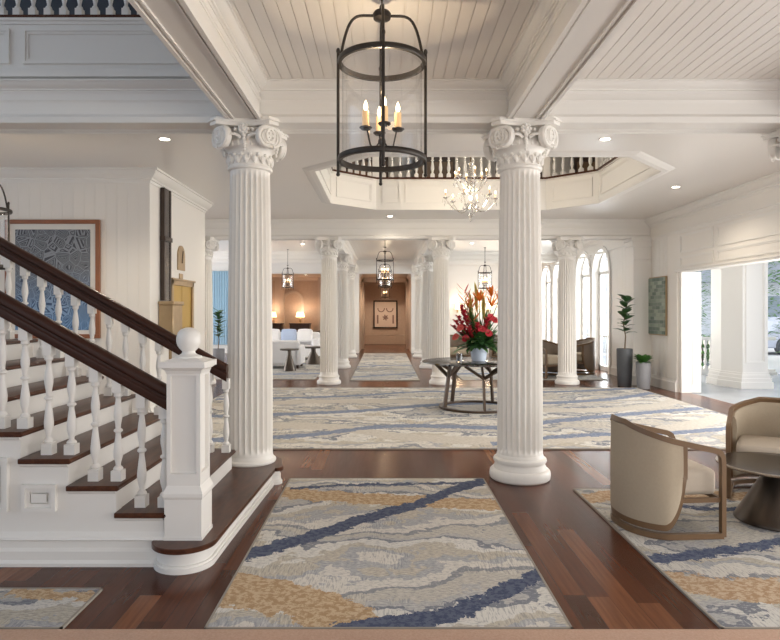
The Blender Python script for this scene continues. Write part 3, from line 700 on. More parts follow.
T1 = [(-.85, 3.32), (-.6, 3.26), (-.35, 3.13), (-.1, 2.93), (.15, 2.6)]
T2 = [(-.85, 5.12), (-.4, 5.0), (.1, 4.9), (.885, 4.78)]
rug('rug', 'long patterned rug in the middle foreground with two dark navy streaks', -.852, .885, 2.915, 5.55, rugmat('runner_weave', -.85, .885, 2.9, 5.55, [(S1, .11), (S2, .085), (S3, .035)], [(T1, .20), (T2, .14)], 0, 1.12))
rug('rug', 'small corner of grey rug below the staircase', -3.4, -1.52, 2.915, 3.345, rugmat('landing_weave', -3.4, -1.52, 2.9, 3.35, [], [([(-2.0, 3.30), (-1.8, 3.27), (-1.52, 3.25)], .05)], 3))
rug('rug', 'patterned rug beneath the two armchairs and round bronze table', 1.585, 4.9, 2.915, 5.22,
    rugmat('seating_weave', 1.585, 4.9, 2.9, 5.25, [([(1.60, 3.72), (2.1, 3.86), (2.6, 4.02), (4.9, 4.5)], .06), ([(1.8, 4.75), (2.0, 4.85), (2.4, 4.7), (4.9, 4.9)], .05)], [([(1.6, 3.42), (2.1, 3.30), (2.8, 3.32), (4.9, 3.6)], .15), ([(1.6, 4.95), (2.0, 5.05), (2.8, 5.02), (4.9, 4.6)], .12)], 5, .95, ochre=((.38, .25, .15), (.52, .40, .28))))
def big(y): return y
rug('rug', 'very large pale patterned rug beneath the round flower table', -2.95, 4.95, 6.75, 12.2,
    rugmat('hall_weave', -2.95, 4.95, 6.75, 12.2, [([(-2.9, 7.1), (-1.2, 7.4), (.2, 8.1), (1.5, 8.0), (2.2, 8.4), (4.9, 9.6)], .12), ([(-2.9, 8.8), (-.5, 9.3), (1.0, 10.0), (2.9, 10.2), (4.9, 11.4)], .13), ([(1.2, 7.0), (2.4, 7.5), (3.4, 7.6), (4.9, 8.2)], .10), ([(-2.9, 10.6), (-.6, 11.0), (.8, 11.6), (2.5, 11.5), (4.9, 12.1)], .10)],
            [([(-2.9, 7.9), (-1, 8.1), (.5, 7.3), (1.8, 7.2), (4.9, 8.9)], .22), ([(-2.9, 9.9), (.2, 10.3), (3, 9.4), (4.9, 10.4)], .2)], 8, 1.22, navy=((.19, .23, .34), (.30, .34, .43)), ochre=((.56, .52, .46), (.64, .60, .54)), sc_=.5, freq=.6))
rug('rug', 'striped grey runner rug along the corridor between the columns', -.76, .76, 13.5, 22.4, rugmat('corridor_weave', -.76, .76, 13.5, 22.4, [([(-.76, 14.2), (0, 14.6), (.76, 15.2)], .10), ([(-.76, 16.8), (0, 17.3), (.76, 17.2)], .12)], [([(-.76, 18.6), (.76, 19.2)], .3)], 11, 1.1, navy=((.19, .23, .34), (.30, .34, .43)), ochre=((.56, .52, .46), (.64, .60, .54)), sc_=.5, freq=.6))
rug('rug', 'grey striped rug below the white sofa in the far left lounge', -4.25, -1.55, 13.7, 21.5, rugmat('lounge_weave', -4.6, -1.55, 13.7, 21.5, [([(-4.6, 14.5), (-1.55, 15)], .15), ([(-4.6, 17.5), (-1.55, 18)], .15)], [], 13, 1.0, navy=((.19, .23, .34), (.30, .34, .43)), ochre=((.56, .52, .46), (.64, .60, .54)), sc_=.5, freq=.6))
rug('rug', 'pale rug beneath the tub chairs by the arched windows', 1.7, 4.9, 13.6, 20.0, rugmat('window_weave', 1.7, 4.9, 13.6, 20.0, [([(1.7, 14.9), (4.9, 15.4)], .15)], [], 15, 1.1, navy=((.19, .23, .34), (.30, .34, .43)), ochre=((.56, .52, .46), (.64, .60, .54)), sc_=.5, freq=.6))
g = G('tan_carpet'); g.set(g.mix(g.noise(g.obj(), 90, 3, .7), (.40, .24, .16), (.62, .43, .33)), .95); g.bump(g.noise(g.obj(), 300, 2), .8, .004)
tag(MB().box(-3.6, 3.6, 1.2, 2.905, 0, .014).build('carpet', g.m), 'narrow strip of tan carpet along the very front of the floor', 'carpet')

# ---------------------------------------------------------------- lanterns
def lantern():
    L = thing('hanging_lantern', 'large bronze cylinder lantern with lit candles hanging over the near rug', 'lantern', (-.02, 4.0, 0))
    r = .27; fr = MB()
    for z, h in ((2.465, .034), (3.09, .034)):
        fr.lathe([(r - .008, z), (r + .012, z), (r + .016, z + .006), (r + .016, z + h - .006), (r + .012, z + h), (r - .008, z + h), (r - .008, z)], 56)
    ang = [R(-88 + 90*i) for i in range(4)]
    for a in ang:
        c, s_ = math.cos(a)*(r+.012), math.sin(a)*(r+.012)
        fr.tube([(c, s_, 2.39), (c, s_, 3.17)], .0095, 8); fr.ball((c, s_, 3.18), .013, 8, 6, (1, 1, 1.6)); fr.ball((c, s_, 2.385), .013, 8, 6)
    fr.build('frame', iron, L)
    ar = MB()
    for a in ang:
        pts = []
        for i in range(15):
            t = i/14; rr = r*.98 - (.06*math.sin(t*PI*.5)) - (r*.92-.05 - .06)*max(0, (t-.55)/.45)**1.6*1.0; zz = 3.12 + .29*math.sin(min(1, t*1.06)*PI*.5)
            rr = (r+.005)*(1-t)**.45 * .98 + .04*t if t > .0 else r
            pts.append((rr*math.cos(a), rr*math.sin(a), zz))
        ar.tube(pts, .0095, 8)
    ar.build('crown_arm', iron, L)
    MB().lathe([(1e-5, 3.375), (.03, 3.38), (.055, 3.39), (.06, 3.42), (.05, 3.435), (.02, 3.44), (.016, 3.46), (1e-5, 3.46)], 24).build('hub', iron, L)
    ch = MB()
    for i in range(3):
        z = 3.462 + i*.034; pts = [(.012*math.cos(2*PI*j/12), 0, z + .02*math.sin(2*PI*j/12)) for j in range(13)]
        if i % 2: pts = [(0, x_, z_) for x_, _, z_ in pts]
        ch.tube(pts, .004, 6)
    ch.tube([(0, 0, 3.45), (0, 0, 3.56)], .006, 8); ch.lathe([(.045, 3.54), (.05, 3.548), (.05, 3.558), (1e-5, 3.559)], 20)
    ch.build('chain', iron, L)
    MB().lathe([(r - .012, 2.50), (r - .012, 3.09)], 48, caps=False).build('glass_cylinder', glass, L)
    cl = MB(); cl.tube([(0, 0, 2.58), (0, 0, 3.38)], .007, 8); cl.ball((0, 0, 2.60), .026, 12, 8); cl.ball((0, 0, 2.56), .014, 10, 6)
    cb = None; pos = []
    for i in range(4):
        a = R(9 + 90*i); c, s_ = math.cos(a), math.sin(a)
        pts = [(c*(.015 + .085*t), s_*(.015 + .085*t), 2.60 - .045*math.sin(t*PI*1.15) + .07*max(0, t-.7)/.3) for t in [j/10 for j in range(11)]]
        cl.tube(pts, .006, 6); cl.lathe([(1e-5, 2.668), (.03, 2.672), (.042, 2.684), (.040, 2.688), (.02, 2.68), (.02, 2.70), (1e-5, 2.70)], 18, (c*.105, s_*.105, 0)); pos.append((c*.105, s_*.105))
    clo = cl.build('candle_holder', iron, L)
    for (x, y) in pos:
        cn = MB().lathe([(.022, 2.695), (.023, 2.70), (.022, 2.79), (.012, 2.794), (1e-5, 2.794)], 16, (x, y, 0)).build('candle', candle, clo)
        MB().lathe([(1e-5, 2.793), (.008, 2.798), (.014, 2.815), (.012, 2.83), (.006, 2.848), (1e-5, 2.862)], 12, (x, y, 0)).build('bulb', bulb, clo)
    return L
lan = lantern()
def lanlight(loc, p, col=(1, .78, .52)): light('POINT', 'lantern_light', loc, p * .5, col, .018)
lanlight((-.02, 4.0, 2.93), 22)
def lcopy(x, y, k, zc, lab):
    """zc: height of the ceiling the lantern hangs from"""
    o_ = dup(lan, None, (x, y, zc - 3.56*k), 0, (k, k, k), lab); return o_
lanterns = [(-4.22, 6.5, .95, 3.0, 'bronze lantern cut off by the left edge, above the stair rail', True, 3.4),
            (0.0, 16.4, .80, 3.22, 'near bronze lantern hanging in the corridor', True, 3.4),
            (0.0, 20.0, .75, 3.15, 'second bronze lantern in the corridor, behind the nearer one', True, 3.4),
            (0.0, 24.0, .6, 2.72, 'smallest far bronze lantern in the corridor, before the painting', True, 2.9),
            (-2.95, 18.8, .62, 2.92, 'small glass lantern hanging over the left lounge', True, 3.4),
            (2.95, 18.3, .72, 2.98, 'small bronze lantern hanging above the flower arrangement', True, 3.4)]
for x, y, k, zc, lab, on, ceilz in lanterns:
    o_ = lcopy(x, y, k, zc, lab)
    if ceilz - zc > .02: 
        rd = MB().tube([(0, 0, 3.55), (0, 0, 3.56 + (ceilz - zc)/k)], .009, 8); rd.lathe([(.05, 3.545 + (ceilz-zc)/k), (.05, 3.56 + (ceilz-zc)/k)], 16); rd.build('rod', iron, o_)
    lanlight((x, y, zc - 3.56*k + 2.93*k), 14)

# chandelier
ch = thing('chandelier', 'crystal chandelier hanging through the octagonal opening', 'chandelier', (1.34, 9.7, 0)); m = MB()
m.lathe([(1e-5, 2.90), (.02, 2.93), (.012, 2.97), (.05, 3.01), (.03, 3.07), (.035, 3.12), (.10, 3.17), (.11, 3.19), (.03, 3.21), (.025, 3.32), (.06, 3.38), (.03, 3.46), (.07, 3.52), (.08, 3.54), (.02, 3.56), (.02, 3.75), (.05, 3.82), (1e-5, 3.86)], 20).build('glass_stem', crystal, ch)
MB().tube([(0, 0, 3.85), (0, 0, 6.5)], .012, 6).build('chain', brass, ch)
for i in range(12):
    a = 2*PI*i/12 + .13; up = i % 2; c, s_ = math.cos(a), math.sin(a); Rr = .40 if not up else .25; z0 = 3.18 if not up else 3.50
    m = MB(); pts = [(c*Rr*t, s_*Rr*t, z0 - .13*math.sin(t*PI*.95) + .10*t*t) for t in [j/14 for j in range(15)]]; m.tube(pts, .009, 7)
    e = pts[-1]; m.lathe([(1e-5, 0), (.02, .005), (.045, .022), (.042, .026), (.015, .012), (.012, .05)], 14, e); ao = m.build('arm', crystal, ch)
    MB().lathe([(.009, .04), (.009, .10), (1e-5, .102)], 10, e).build('candle', candle, ao); MB().lathe([(1e-5, .10), (.011, .115), (.009, .13), (1e-5, .15)], 8, e).build('bulb', bulb, ao)
rn = random.Random(5); m = MB()
for i in range(12):
    a0 = 2*PI*i/12 + .13; Rr = .40 if i % 2 == 0 else .25; z0 = 3.30 if i % 2 == 0 else 3.62
    for j in range(4):
        a = a0 + 2*PI*j/4/3; m.ball((Rr*math.cos(a0) + rn.uniform(-.045, .045), Rr*math.sin(a0) + rn.uniform(-.045, .045), z0 - .07 - .02*j), .011, 6, 4, (.8, .8, 2.2))
    for j in range(9):
        t = j/8; rr = .06 + (Rr - .06)*t; z = (3.70 if i % 2 else 3.52) * (1-t) + z0*t - .10*math.sin(t*PI); m.ball((rr*math.cos(a0+.1), rr*math.sin(a0+.1), z), .010, 6, 4)
for j in range(16): a = 2*PI*j/16; m.ball((.12*math.cos(a), .12*math.sin(a), 3.12), .011, 6, 4, (.8, .8, 2.4)); m.ball((.085*math.cos(a), .085*math.sin(a), 3.47), .010, 6, 4, (.8, .8, 2.4))
m.build('crystal_drops', crystal, ch)
light('POINT', 'chandelier_light', (1.34, 9.7, 3.30), 45, (1, .84, .62), .04)
light('POINT', 'upper_hall_light', (1.34, 9.7, 5.6), 45, (1, .9, .76), .3)

# recessed lights
def downlight(x, y, z, lab, p=26, spread=140):
    d = thing('recessed_light', lab, 'ceiling light', (x, y, z), 0, 'recessed downlights')
    MB().lathe([(.075, -.004), (.078, -.002), (.078, 0), (.055, 0), (.055, -.004), (.075, -.004)], 24).build('ring', white, d)
    MB().lathe([(1e-5, -.002), (.055, -.002), (.055, -.001)], 20).build('lens', spotm, d)
    if p: light('SPOT', 'downlight', (x, y, z - .03), p, (1, .88, .70), .05, spot_size=R(spread), spot_blend=.6)
for x, y, z, lab, p in [(-2.42, 6.81, MZ, 'recessed light left of the staircase column', 40), (-3.93, 6.4, MZ, 'recessed light at the left edge of the picture', 40), (2.42, 6.81, MZ, 'recessed light between right column and octagonal opening', 40),
                     (4.42, 9.42, MZ, 'recessed light near the right wall', 40), (.1, 12.3, MZ, 'recessed light above the corridor entrance', 8), (-2.3, 17.3, MZ, 'nearer recessed light in the left lounge ceiling', 60),
                     (-2.35, 21.4, MZ, 'farther recessed light in the left lounge ceiling', 60), (2.4, 17.1, MZ, 'recessed light in the ceiling before the white siding wall', 60), (-2.4, 11.6, MZ, 'recessed light beyond the octagonal opening, left', 40),
                     (0, 27.3, 2.9, 'recessed light before the corridor painting', 110), (0, 24.6, 2.9, 'added recessed light brightening the corridor mouth', 70), (-3.2, 25.0, 3.0, 'recessed light in the tan room', 60)]: downlight(x, y, z, lab, p)  # corridor mouth downlight is an extra, added to brighten the corridor

# ---------------------------------------------------------------- wall things, left
def artmat(name, kind):
    g = G(name); x, y, z = g.xyz(g.obj())
    if kind == 'blue':
        v = g.n('TexVoronoi', feature='DISTANCE_TO_EDGE'); v.inputs['Scale'].default_value = 8; g.l(g.vec(x, 0, z), v.inputs['Vector'])
        rg = g.math('SINE', g.math('MULTIPLY', v.outputs[0], 55)); n = g.noise(g.vec(x, 0, z), 30, 3)
        a = g.math('GREATER_THAN', g.math('ADD', rg, g.math('SUBTRACT', n, .5)), .1)
        top = g.n('MapRange'); g.l(z, top.inputs[0]); top.inputs[1].default_value = .1; top.inputs[2].default_value = .95
        dk = g.mix(top.outputs[0], (.03, .09, .22), (.05, .055, .07)); lt = g.mix(top.outputs[0], (.20, .36, .60), (.25, .27, .30)); g.set(g.mix(a, dk, lt), .6)
    elif kind == 'tile':
        b = g.n('TexBrick'); b.offset = .5; b.inputs['Scale'].default_value = 1; b.inputs['Brick Width'].default_value = .17; b.inputs['Row Height'].default_value = .07; b.inputs['Mortar Size'].default_value = .004
        b.inputs['Color1'].default_value = (.05, .11, .08, 1); b.inputs['Color2'].default_value = (.42, .48, .38, 1); b.inputs['Mortar'].default_value = (.33, .34, .30, 1); g.l(g.vec(y, z, 0), b.inputs['Vector'])
        g.set(g.mix(g.math('MULTIPLY', g.noise(g.obj(), 9, 4), .5), b.outputs[0], (.23, .27, .25)), .35)
    elif kind == 'swag':
        ax = g.math('ABSOLUTE', x)
        d = g.math('SUBTRACT', g.math('SQRT', g.math('ADD', g.math('POWER', g.math('SUBTRACT', ax, .20), 2), g.math('POWER', g.math('SUBTRACT', z, .92), 2))), .15)
        low = g.math('LESS_THAN', z, .94); ln = g.math('MULTIPLY', g.math('LESS_THAN', g.math('ABSOLUTE', d), .022), low)
        dd = g.math('SQRT', g.math('ADD', g.math('POWER', ax, 2), g.math('POWER', g.math('SUBTRACT', z, .50), 2))); fl = g.math('LESS_THAN', g.math('ADD', dd, g.math('MULTIPLY', g.math('SINE', g.math('MULTIPLY', g.math('ARCTAN2', x, g.math('SUBTRACT', z, .5)), 6)), .035)), .11)
        st_ = g.math('MULTIPLY', g.math('LESS_THAN', g.math('ABSOLUTE', g.math('SUBTRACT', ax, .36)), .035), g.math('LESS_THAN', g.math('ABSOLUTE', g.math('SUBTRACT', z, .42)), .2))
        mk = g.math('MAXIMUM', g.math('MAXIMUM', ln, fl), st_); g.set(g.mix(g.math('MULTIPLY', mk, .85), g.mix(g.noise(g.obj(), 3, 2), (.62, .46, .36), (.70, .55, .45)), (.13, .05, .04)), .6)
    return g.m
redwood = simple('koa_frame_wood', (.26, .095, .04), .4, var=.2, scale=10); cream = simple('cream_mat', (.72, .70, .66), .7)
a = thing('framed_artwork', 'large blue patterned artwork in a reddish wooden frame behind the staircase', 'artwork', (-4.43, 8.29, 1.15))
W, H = .63, 1.58
m = MB(); 
for q in ((-W, W, H - .055, H), (-W, W, 0, .055), (-W, -W + .055, .055, H - .055), (W - .055, W, .055, H - .055)): m.box(q[0], q[1], -.045, 0, q[2], q[3])
m.build('frame', redwood, a, bevel=.004); MB().box(-W + .05, W - .05, -.02, -.005, .05, H - .05).build('mat_board', cream, a); MB().box(-W + .13, W - .13, -.025, -.021, .11, H - .13).build('picture', artmat('blue_relief', 'blue'), a)
# mail chute and box
a = thing('mail_chute', 'tall dark mail chute ending in a brass box, left of the golden door', 'mail chute', (-3.14, 8.80, 0))
darkbr = simple('dark_bronze_channel', (.06, .045, .038), .3, .7, var=.2); 
m = MB().box(0, .06, -.14, -.10, 1.66, 3.24).box(0, .06, .10, .14, 1.66, 3.24).box(0, .03, -.10, .10, 1.66, 3.24).box(0, .075, -.15, .15, 2.50, 2.56); m.build('channel', darkbr, a)
MB().box(.02, .05, -.10, .10, 1.66, 3.24).build('dark_front', simple('chute_glass', (.10, .085, .08), .15, .3), a)
m = MB().box(0, .20, -.20, .20, 1.10, 1.60).box(0, .22, -.22, .22, 1.60, 1.65).box(0, .22, -.22, .22, 1.06, 1.10); m.build('collection_box', brass, a, bevel=.008)
# indicator plate and plaque
a = thing('floor_indicator', 'arched brass floor indicator above the golden elevator door', 'indicator', (-3.15, 9.55, 0)); m = MB().prism([(-.16, 2.14)] + arc(0, 2.36, .16, PI, 0, 14) + [(.16, 2.14)], 0, .02, 'x'); m.build('plate', brass, a)
MB().tube([(.025, 0, 2.25), (.025, .05, 2.44)], .006, 6).build('pointer', darkbr, a)
a = thing('wall_plaque', 'small square brass plaque between arched indicator and golden door', 'plaque', (-3.15, 9.55, 0)); MB().box(0, .015, -.08, .08, 2.07 - .06, 2.09).build('plate', brass, a, bevel=.003)
a = thing('elevator_door', 'golden elevator door in a brass frame behind the newel post', 'door', (-3.15, 9.55, 0))
MB().box(0, .05, -.52, -.44, 0, 1.98).box(0, .05, .44, .52, 0, 1.98).box(0, .05, -.52, .52, 1.90, 1.98).box(0, .07, -.54, .54, 1.97, 2.0).build('frame', brass, a, bevel=.004)
m = MB().box(0, .02, -.44, 0, 0, 1.9).box(0, .024, .003, .44, 0, 1.9); m.build('door_panel', gold, a)
a = thing('call_panel', 'small framed panel on the wall above the brass box, beside the golden door', 'call panel', (-3.15, 8.975, 0)); MB().box(0, .02, -.03, .03, 1.70, 1.88).build('plate', brass, a, bevel=.003); MB().box(.02, .024, -.015, .015, 1.76, 1.83).build('screen', potd, a)
# right wall mosaic
a = thing('mosaic_artwork', 'green and grey tile mosaic panel hanging on the right wall', 'artwork', (5.45, 12.37, 1.06)); MB().box(-.045, -.01, -.38, .38, 0, 1.12).build('panel', artmat('green_tiles', 'tile'), a); MB().box(-.03, 0, -.40, .40, -.02, 1.14).build('backing', brass, a)
# corridor painting
a = thing('framed_painting', 'cream painting with dark swags in a thin dark frame at the corridor end', 'painting', (.02, 28.98, .74)); m = MB()
W, H = .56, 1.30
for q in ((-W, W, H - .06, H), (-W, W, 0, .06), (-W, -W + .06, .06, H - .06), (W - .06, W, .06, H - .06)): m.box(q[0], q[1], -.05, 0, q[2], q[3])
m.build('frame', darkw, a); MB().box(-W+.05, W-.05, -.02, -.01, .05, H - .05).build('picture', artmat('swag_picture', 'swag'), a)
# sconces on the siding wall
sc0 = thing('wall_sconce', 'small lit wall lamp left of the flower arrangement', 'sconce', (2.64, 22.58, 1.58), 0, 'wall sconces')
MB().box(-.03, .03, -.03, 0, -.1, .1).tube([(0, -.02, 0), (0, -.14, .0)], .012, 6).build('bracket', brass, sc0); MB().lathe([(.11, .02), (.07, .22)], 16, (0, -.14, 0), caps=False).build('lamp_shade', shade, sc0)
dup(sc0, None, (3.75, 22.58, 1.58), 0, None, 'small lit wall lamp just right of the flower arrangement')
for x in (2.64, 3.75): light('POINT', 'sconce_light', (x, 22.3, 1.75), 10, (1, .75, .5), .06)

# ---------------------------------------------------------------- tables and flowers
tb = thing('round_table', 'round smoked glass table with angled bronze legs holding the tall flowers', 'table', (1.44, 9.65, .0125))
Rt = .86
MB().lathe([(1e-5, .705), (Rt-.01, .705), (Rt, .71), (Rt, .722), (Rt-.008, .727), (1e-5, .727)], 64).build('tabletop', tableglass, tb)
legm = simple('bronze_leg', (.075, .05, .035), .35, .5, var=.2)
rg = MB(); n = 48
rg.lathe([(.53, 0), (.60, 0), (.60, .035), (.53, .035), (.53, 0)], 56).build('base_ring', legm, tb)
rg = MB(); rg.lathe([(.30, .66), (.36, .66), (.36, .70), (.30, .70), (.30, .66)], 48).build('top_ring', legm, tb)
for i in range(5):
    a = 2*PI*i/5 + R(200); c, s_ = math.cos(a), math.sin(a); t = (-s_, c); m = MB()
    lo = Vector((c*.565, s_*.565, .03)); k = Vector((c*.50, s_*.50, .50))
    m.tube([lo, k], 0, sec=(.028, .016), up=(-s_, c, 0))
    for sg in (-1, 1): m.tube([k, Vector((c*.62 + t[0]*.30*sg, s_*.62 + t[1]*.30*sg, .70))] if sg > 0 else [k, Vector((c*.33, s_*.33, .69))], 0, sec=(.026, .014), up=(-s_, c, 0))
    m.tube([k, Vector((c*.60 - t[0]*.30, s_*.60 - t[1]*.30, .70))], 0, sec=(.026, .014), up=(-s_, c, 0))
    m.build('leg', legm, tb)
def leaf(m, p, d, L, W_, droop=.3, n=6, fold=.15):
    """bent two-sided leaf blade"""
    d = Vector(d).normalized(); p = Vector(p); side = d.cross(Vector((0, 0, 1))); side = side.normalized() if side.length > 1e-3 else Vector((1, 0, 0)); up = side.cross(d)
    vs_ = []
    for i in range(n+1):
        t = i/n; wd = W_ * math.sin(PI * min(1, t*.94 + .05))**.75 * (1 if t < .98 else .1); c = p + d*L*t - Vector((0, 0, 1))*droop*L*t*t + up*0
        vs_ += [c - side*wd + up*fold*wd, c, c + side*wd + up*fold*wd]
    fs = [];
    for i in range(n): fs += [(3*i, 3*i+1, 3*i+4, 3*i+3), (3*i+1, 3*i+2, 3*i+5, 3*i+4)]
    m.add(vs_, fs)
fa = thing('flower_arrangement', 'tall tropical arrangement of red and orange flowers in a pale blue pot', 'flowers', (1.46, 9.65, .7405))
MB().lathe([(1e-5, 0), (.105, 0), (.11, .01), (.122, .08), (.138, .19), (.145, .205), (.133, .205), (.125, .19), (.11, .155), (1e-5, .155)], 36).build('pot', ceramic, fa)
rn = random.Random(11); m = MB(); m2 = MB()
for i in range(230):
    a = rn.uniform(0, 2*PI); e = rn.uniform(.10, 1.9); r = rn.uniform(.02, .12); mm = m if i % 3 else m2
    leaf(mm, (r*math.cos(a), r*math.sin(a), .18 + rn.uniform(0, .14)), (math.cos(a), math.sin(a), e), rn.uniform(.24, .46), rn.uniform(.025, .055), rn.uniform(.15, .62))
for i in range(26):
    a = rn.uniform(0, 2*PI); leaf(m if i % 2 else m2, (.06*math.cos(a), .06*math.sin(a), .25), (math.cos(a)*.25, math.sin(a)*.25, 1), rn.uniform(.35, .68), rn.uniform(.015, .03), .05)
m.build('dark_foliage', leafm, fa); m2.build('light_foliage', leafl, fa)
def spike(kind, x, y, h, lean):
    b = Vector((x*.25, y*.25, .22)); t = Vector((x, y, h)); st_ = MB(); st_.tube([b, b.lerp(t, .5) + Vector((0, 0, .03)), t], .006, 6); d = (t - b).normalized(); so = None
    m = MB()
    if kind == 'heliconia':
        for j in range(9):
            q = t - d*(.05*j - .12); sg = 1 if j % 2 else -1; leaf(m, q, (sg*.8 + lean, rn.uniform(-.3, .3), .9), .15 + .008*j, .024 + .001*j, -.2, 4)
        mat = orangef if lean > -.2 else pinkf
    elif kind == 'bird':
        for j in range(7): leaf(m, t, (-.9 + .3*j + lean, rn.uniform(-.4, .4), .9 - .04*j), .20, .024, .0, 4)
        leaf(m, t - Vector((0, 0, .02)), (1 if lean >= 0 else -1, -.3, .25), .24, .028, .1, 4); mat = orangef
    elif kind == 'ginger':
        for j in range(26):
            b2 = j*2.4; leaf(m, t - d*(.012*j - .12), (math.cos(b2), math.sin(b2), .9), .085, .028, .1, 3)
        mat = redf
    elif kind == 'spear':
        for j in range(6): leaf(m, t - Vector((0, 0, .06*j)), (math.cos(j*2.1)*.25, math.sin(j*2.1)*.25, 1), .26, .026, .0, 4)
        mat = yellowf
    else:
        n_ = Vector((x*1.5, y*1.5 - .4, .45)).normalized(); u_ = n_.orthogonal().normalized(); v_ = n_.cross(u_)
        ring = [t + (u_*math.cos(q)*(1 + .2*math.cos(q)) + v_*math.sin(q))*.062 + n_*.012 for q in [2*PI*j/14 for j in range(14)]]
        m.add([t - n_*.012] + ring, [(0, 1+j, 1+(j+1) % 14) for j in range(14)]); m.tube([t, t + n_*.06 + Vector((0, 0, .01))], [.008, .004], 6); mat = redf if rn.random() < .6 else pinkf
    f_ = m.build('flower', mat, fa); st_.build('stem', leafl, f_)
for k, x, y, h, ln in [('heliconia', -.24, -.05, .90, .1), ('heliconia', -.20, .1, .98, -.3), ('spear', -.02, .05, 1.05, 0), ('bird', .0, -.08, .92, .1), ('bird', .30, -.02, .93, .3), ('bird', .22, .12, 1.0, -.2), ('spear', .10, .1, .92, 0), ('spear', -.1, .1, .9, 0),
                       ('ginger', -.28, -.1, .58, 0), ('ginger', -.22, -.14, .66, 0), ('ginger', -.33, -.05, .45, 0), ('ginger', .08, -.2, .55, 0), ('ginger', -.05, -.2, .48, 0), ('ginger', -.15, -.2, .42, 0),
                       ('anth', .22, -.16, .64, 0), ('anth', .30, -.14, .60, 0), ('anth', .38, -.08, .57, 0), ('anth', .16, -.18, .68, 0), ('anth', .34, -.16, .38, 0), ('anth', .30, -.2, .30, 0), ('anth', -.36, -.1, .38, 0), ('anth', -.30, -.16, .52, 0), ('anth', .02, -.22, .50, 0),
                       ('ginger', -.26, -.12, .74, 0), ('ginger', -.31, -.1, .52, 0), ('anth', -.22, -.2, .36, 0), ('anth', .12, -.22, .44, 0), ('heliconia', -.14, -.1, .84, .1), ('bird', .18, -.1, .84, .2), ('bird', -.12, .2, .8, 0), ('ginger', .2, .2, .6, 0), ('anth', .1, .25, .5, 0), ('anth', -.2, .25, .5, 0)]: spike(k, x, y, h, ln)
v = thing('glass_votive', 'small smoky glass tumbler on the table, left of the flower pot', 'candle holder', (1.13, 9.42, .7405))
MB().lathe([(1e-5, 0), (.04, 0), (.045, .005), (.048, .13), (.044, .13), (.041, .01), (1e-5, .01)], 20).build('tumbler', tableglass, v); MB().lathe([(1e-5, .012), (.03, .012), (.03, .07), (1e-5, .072)], 14).build('candle', cream, v)

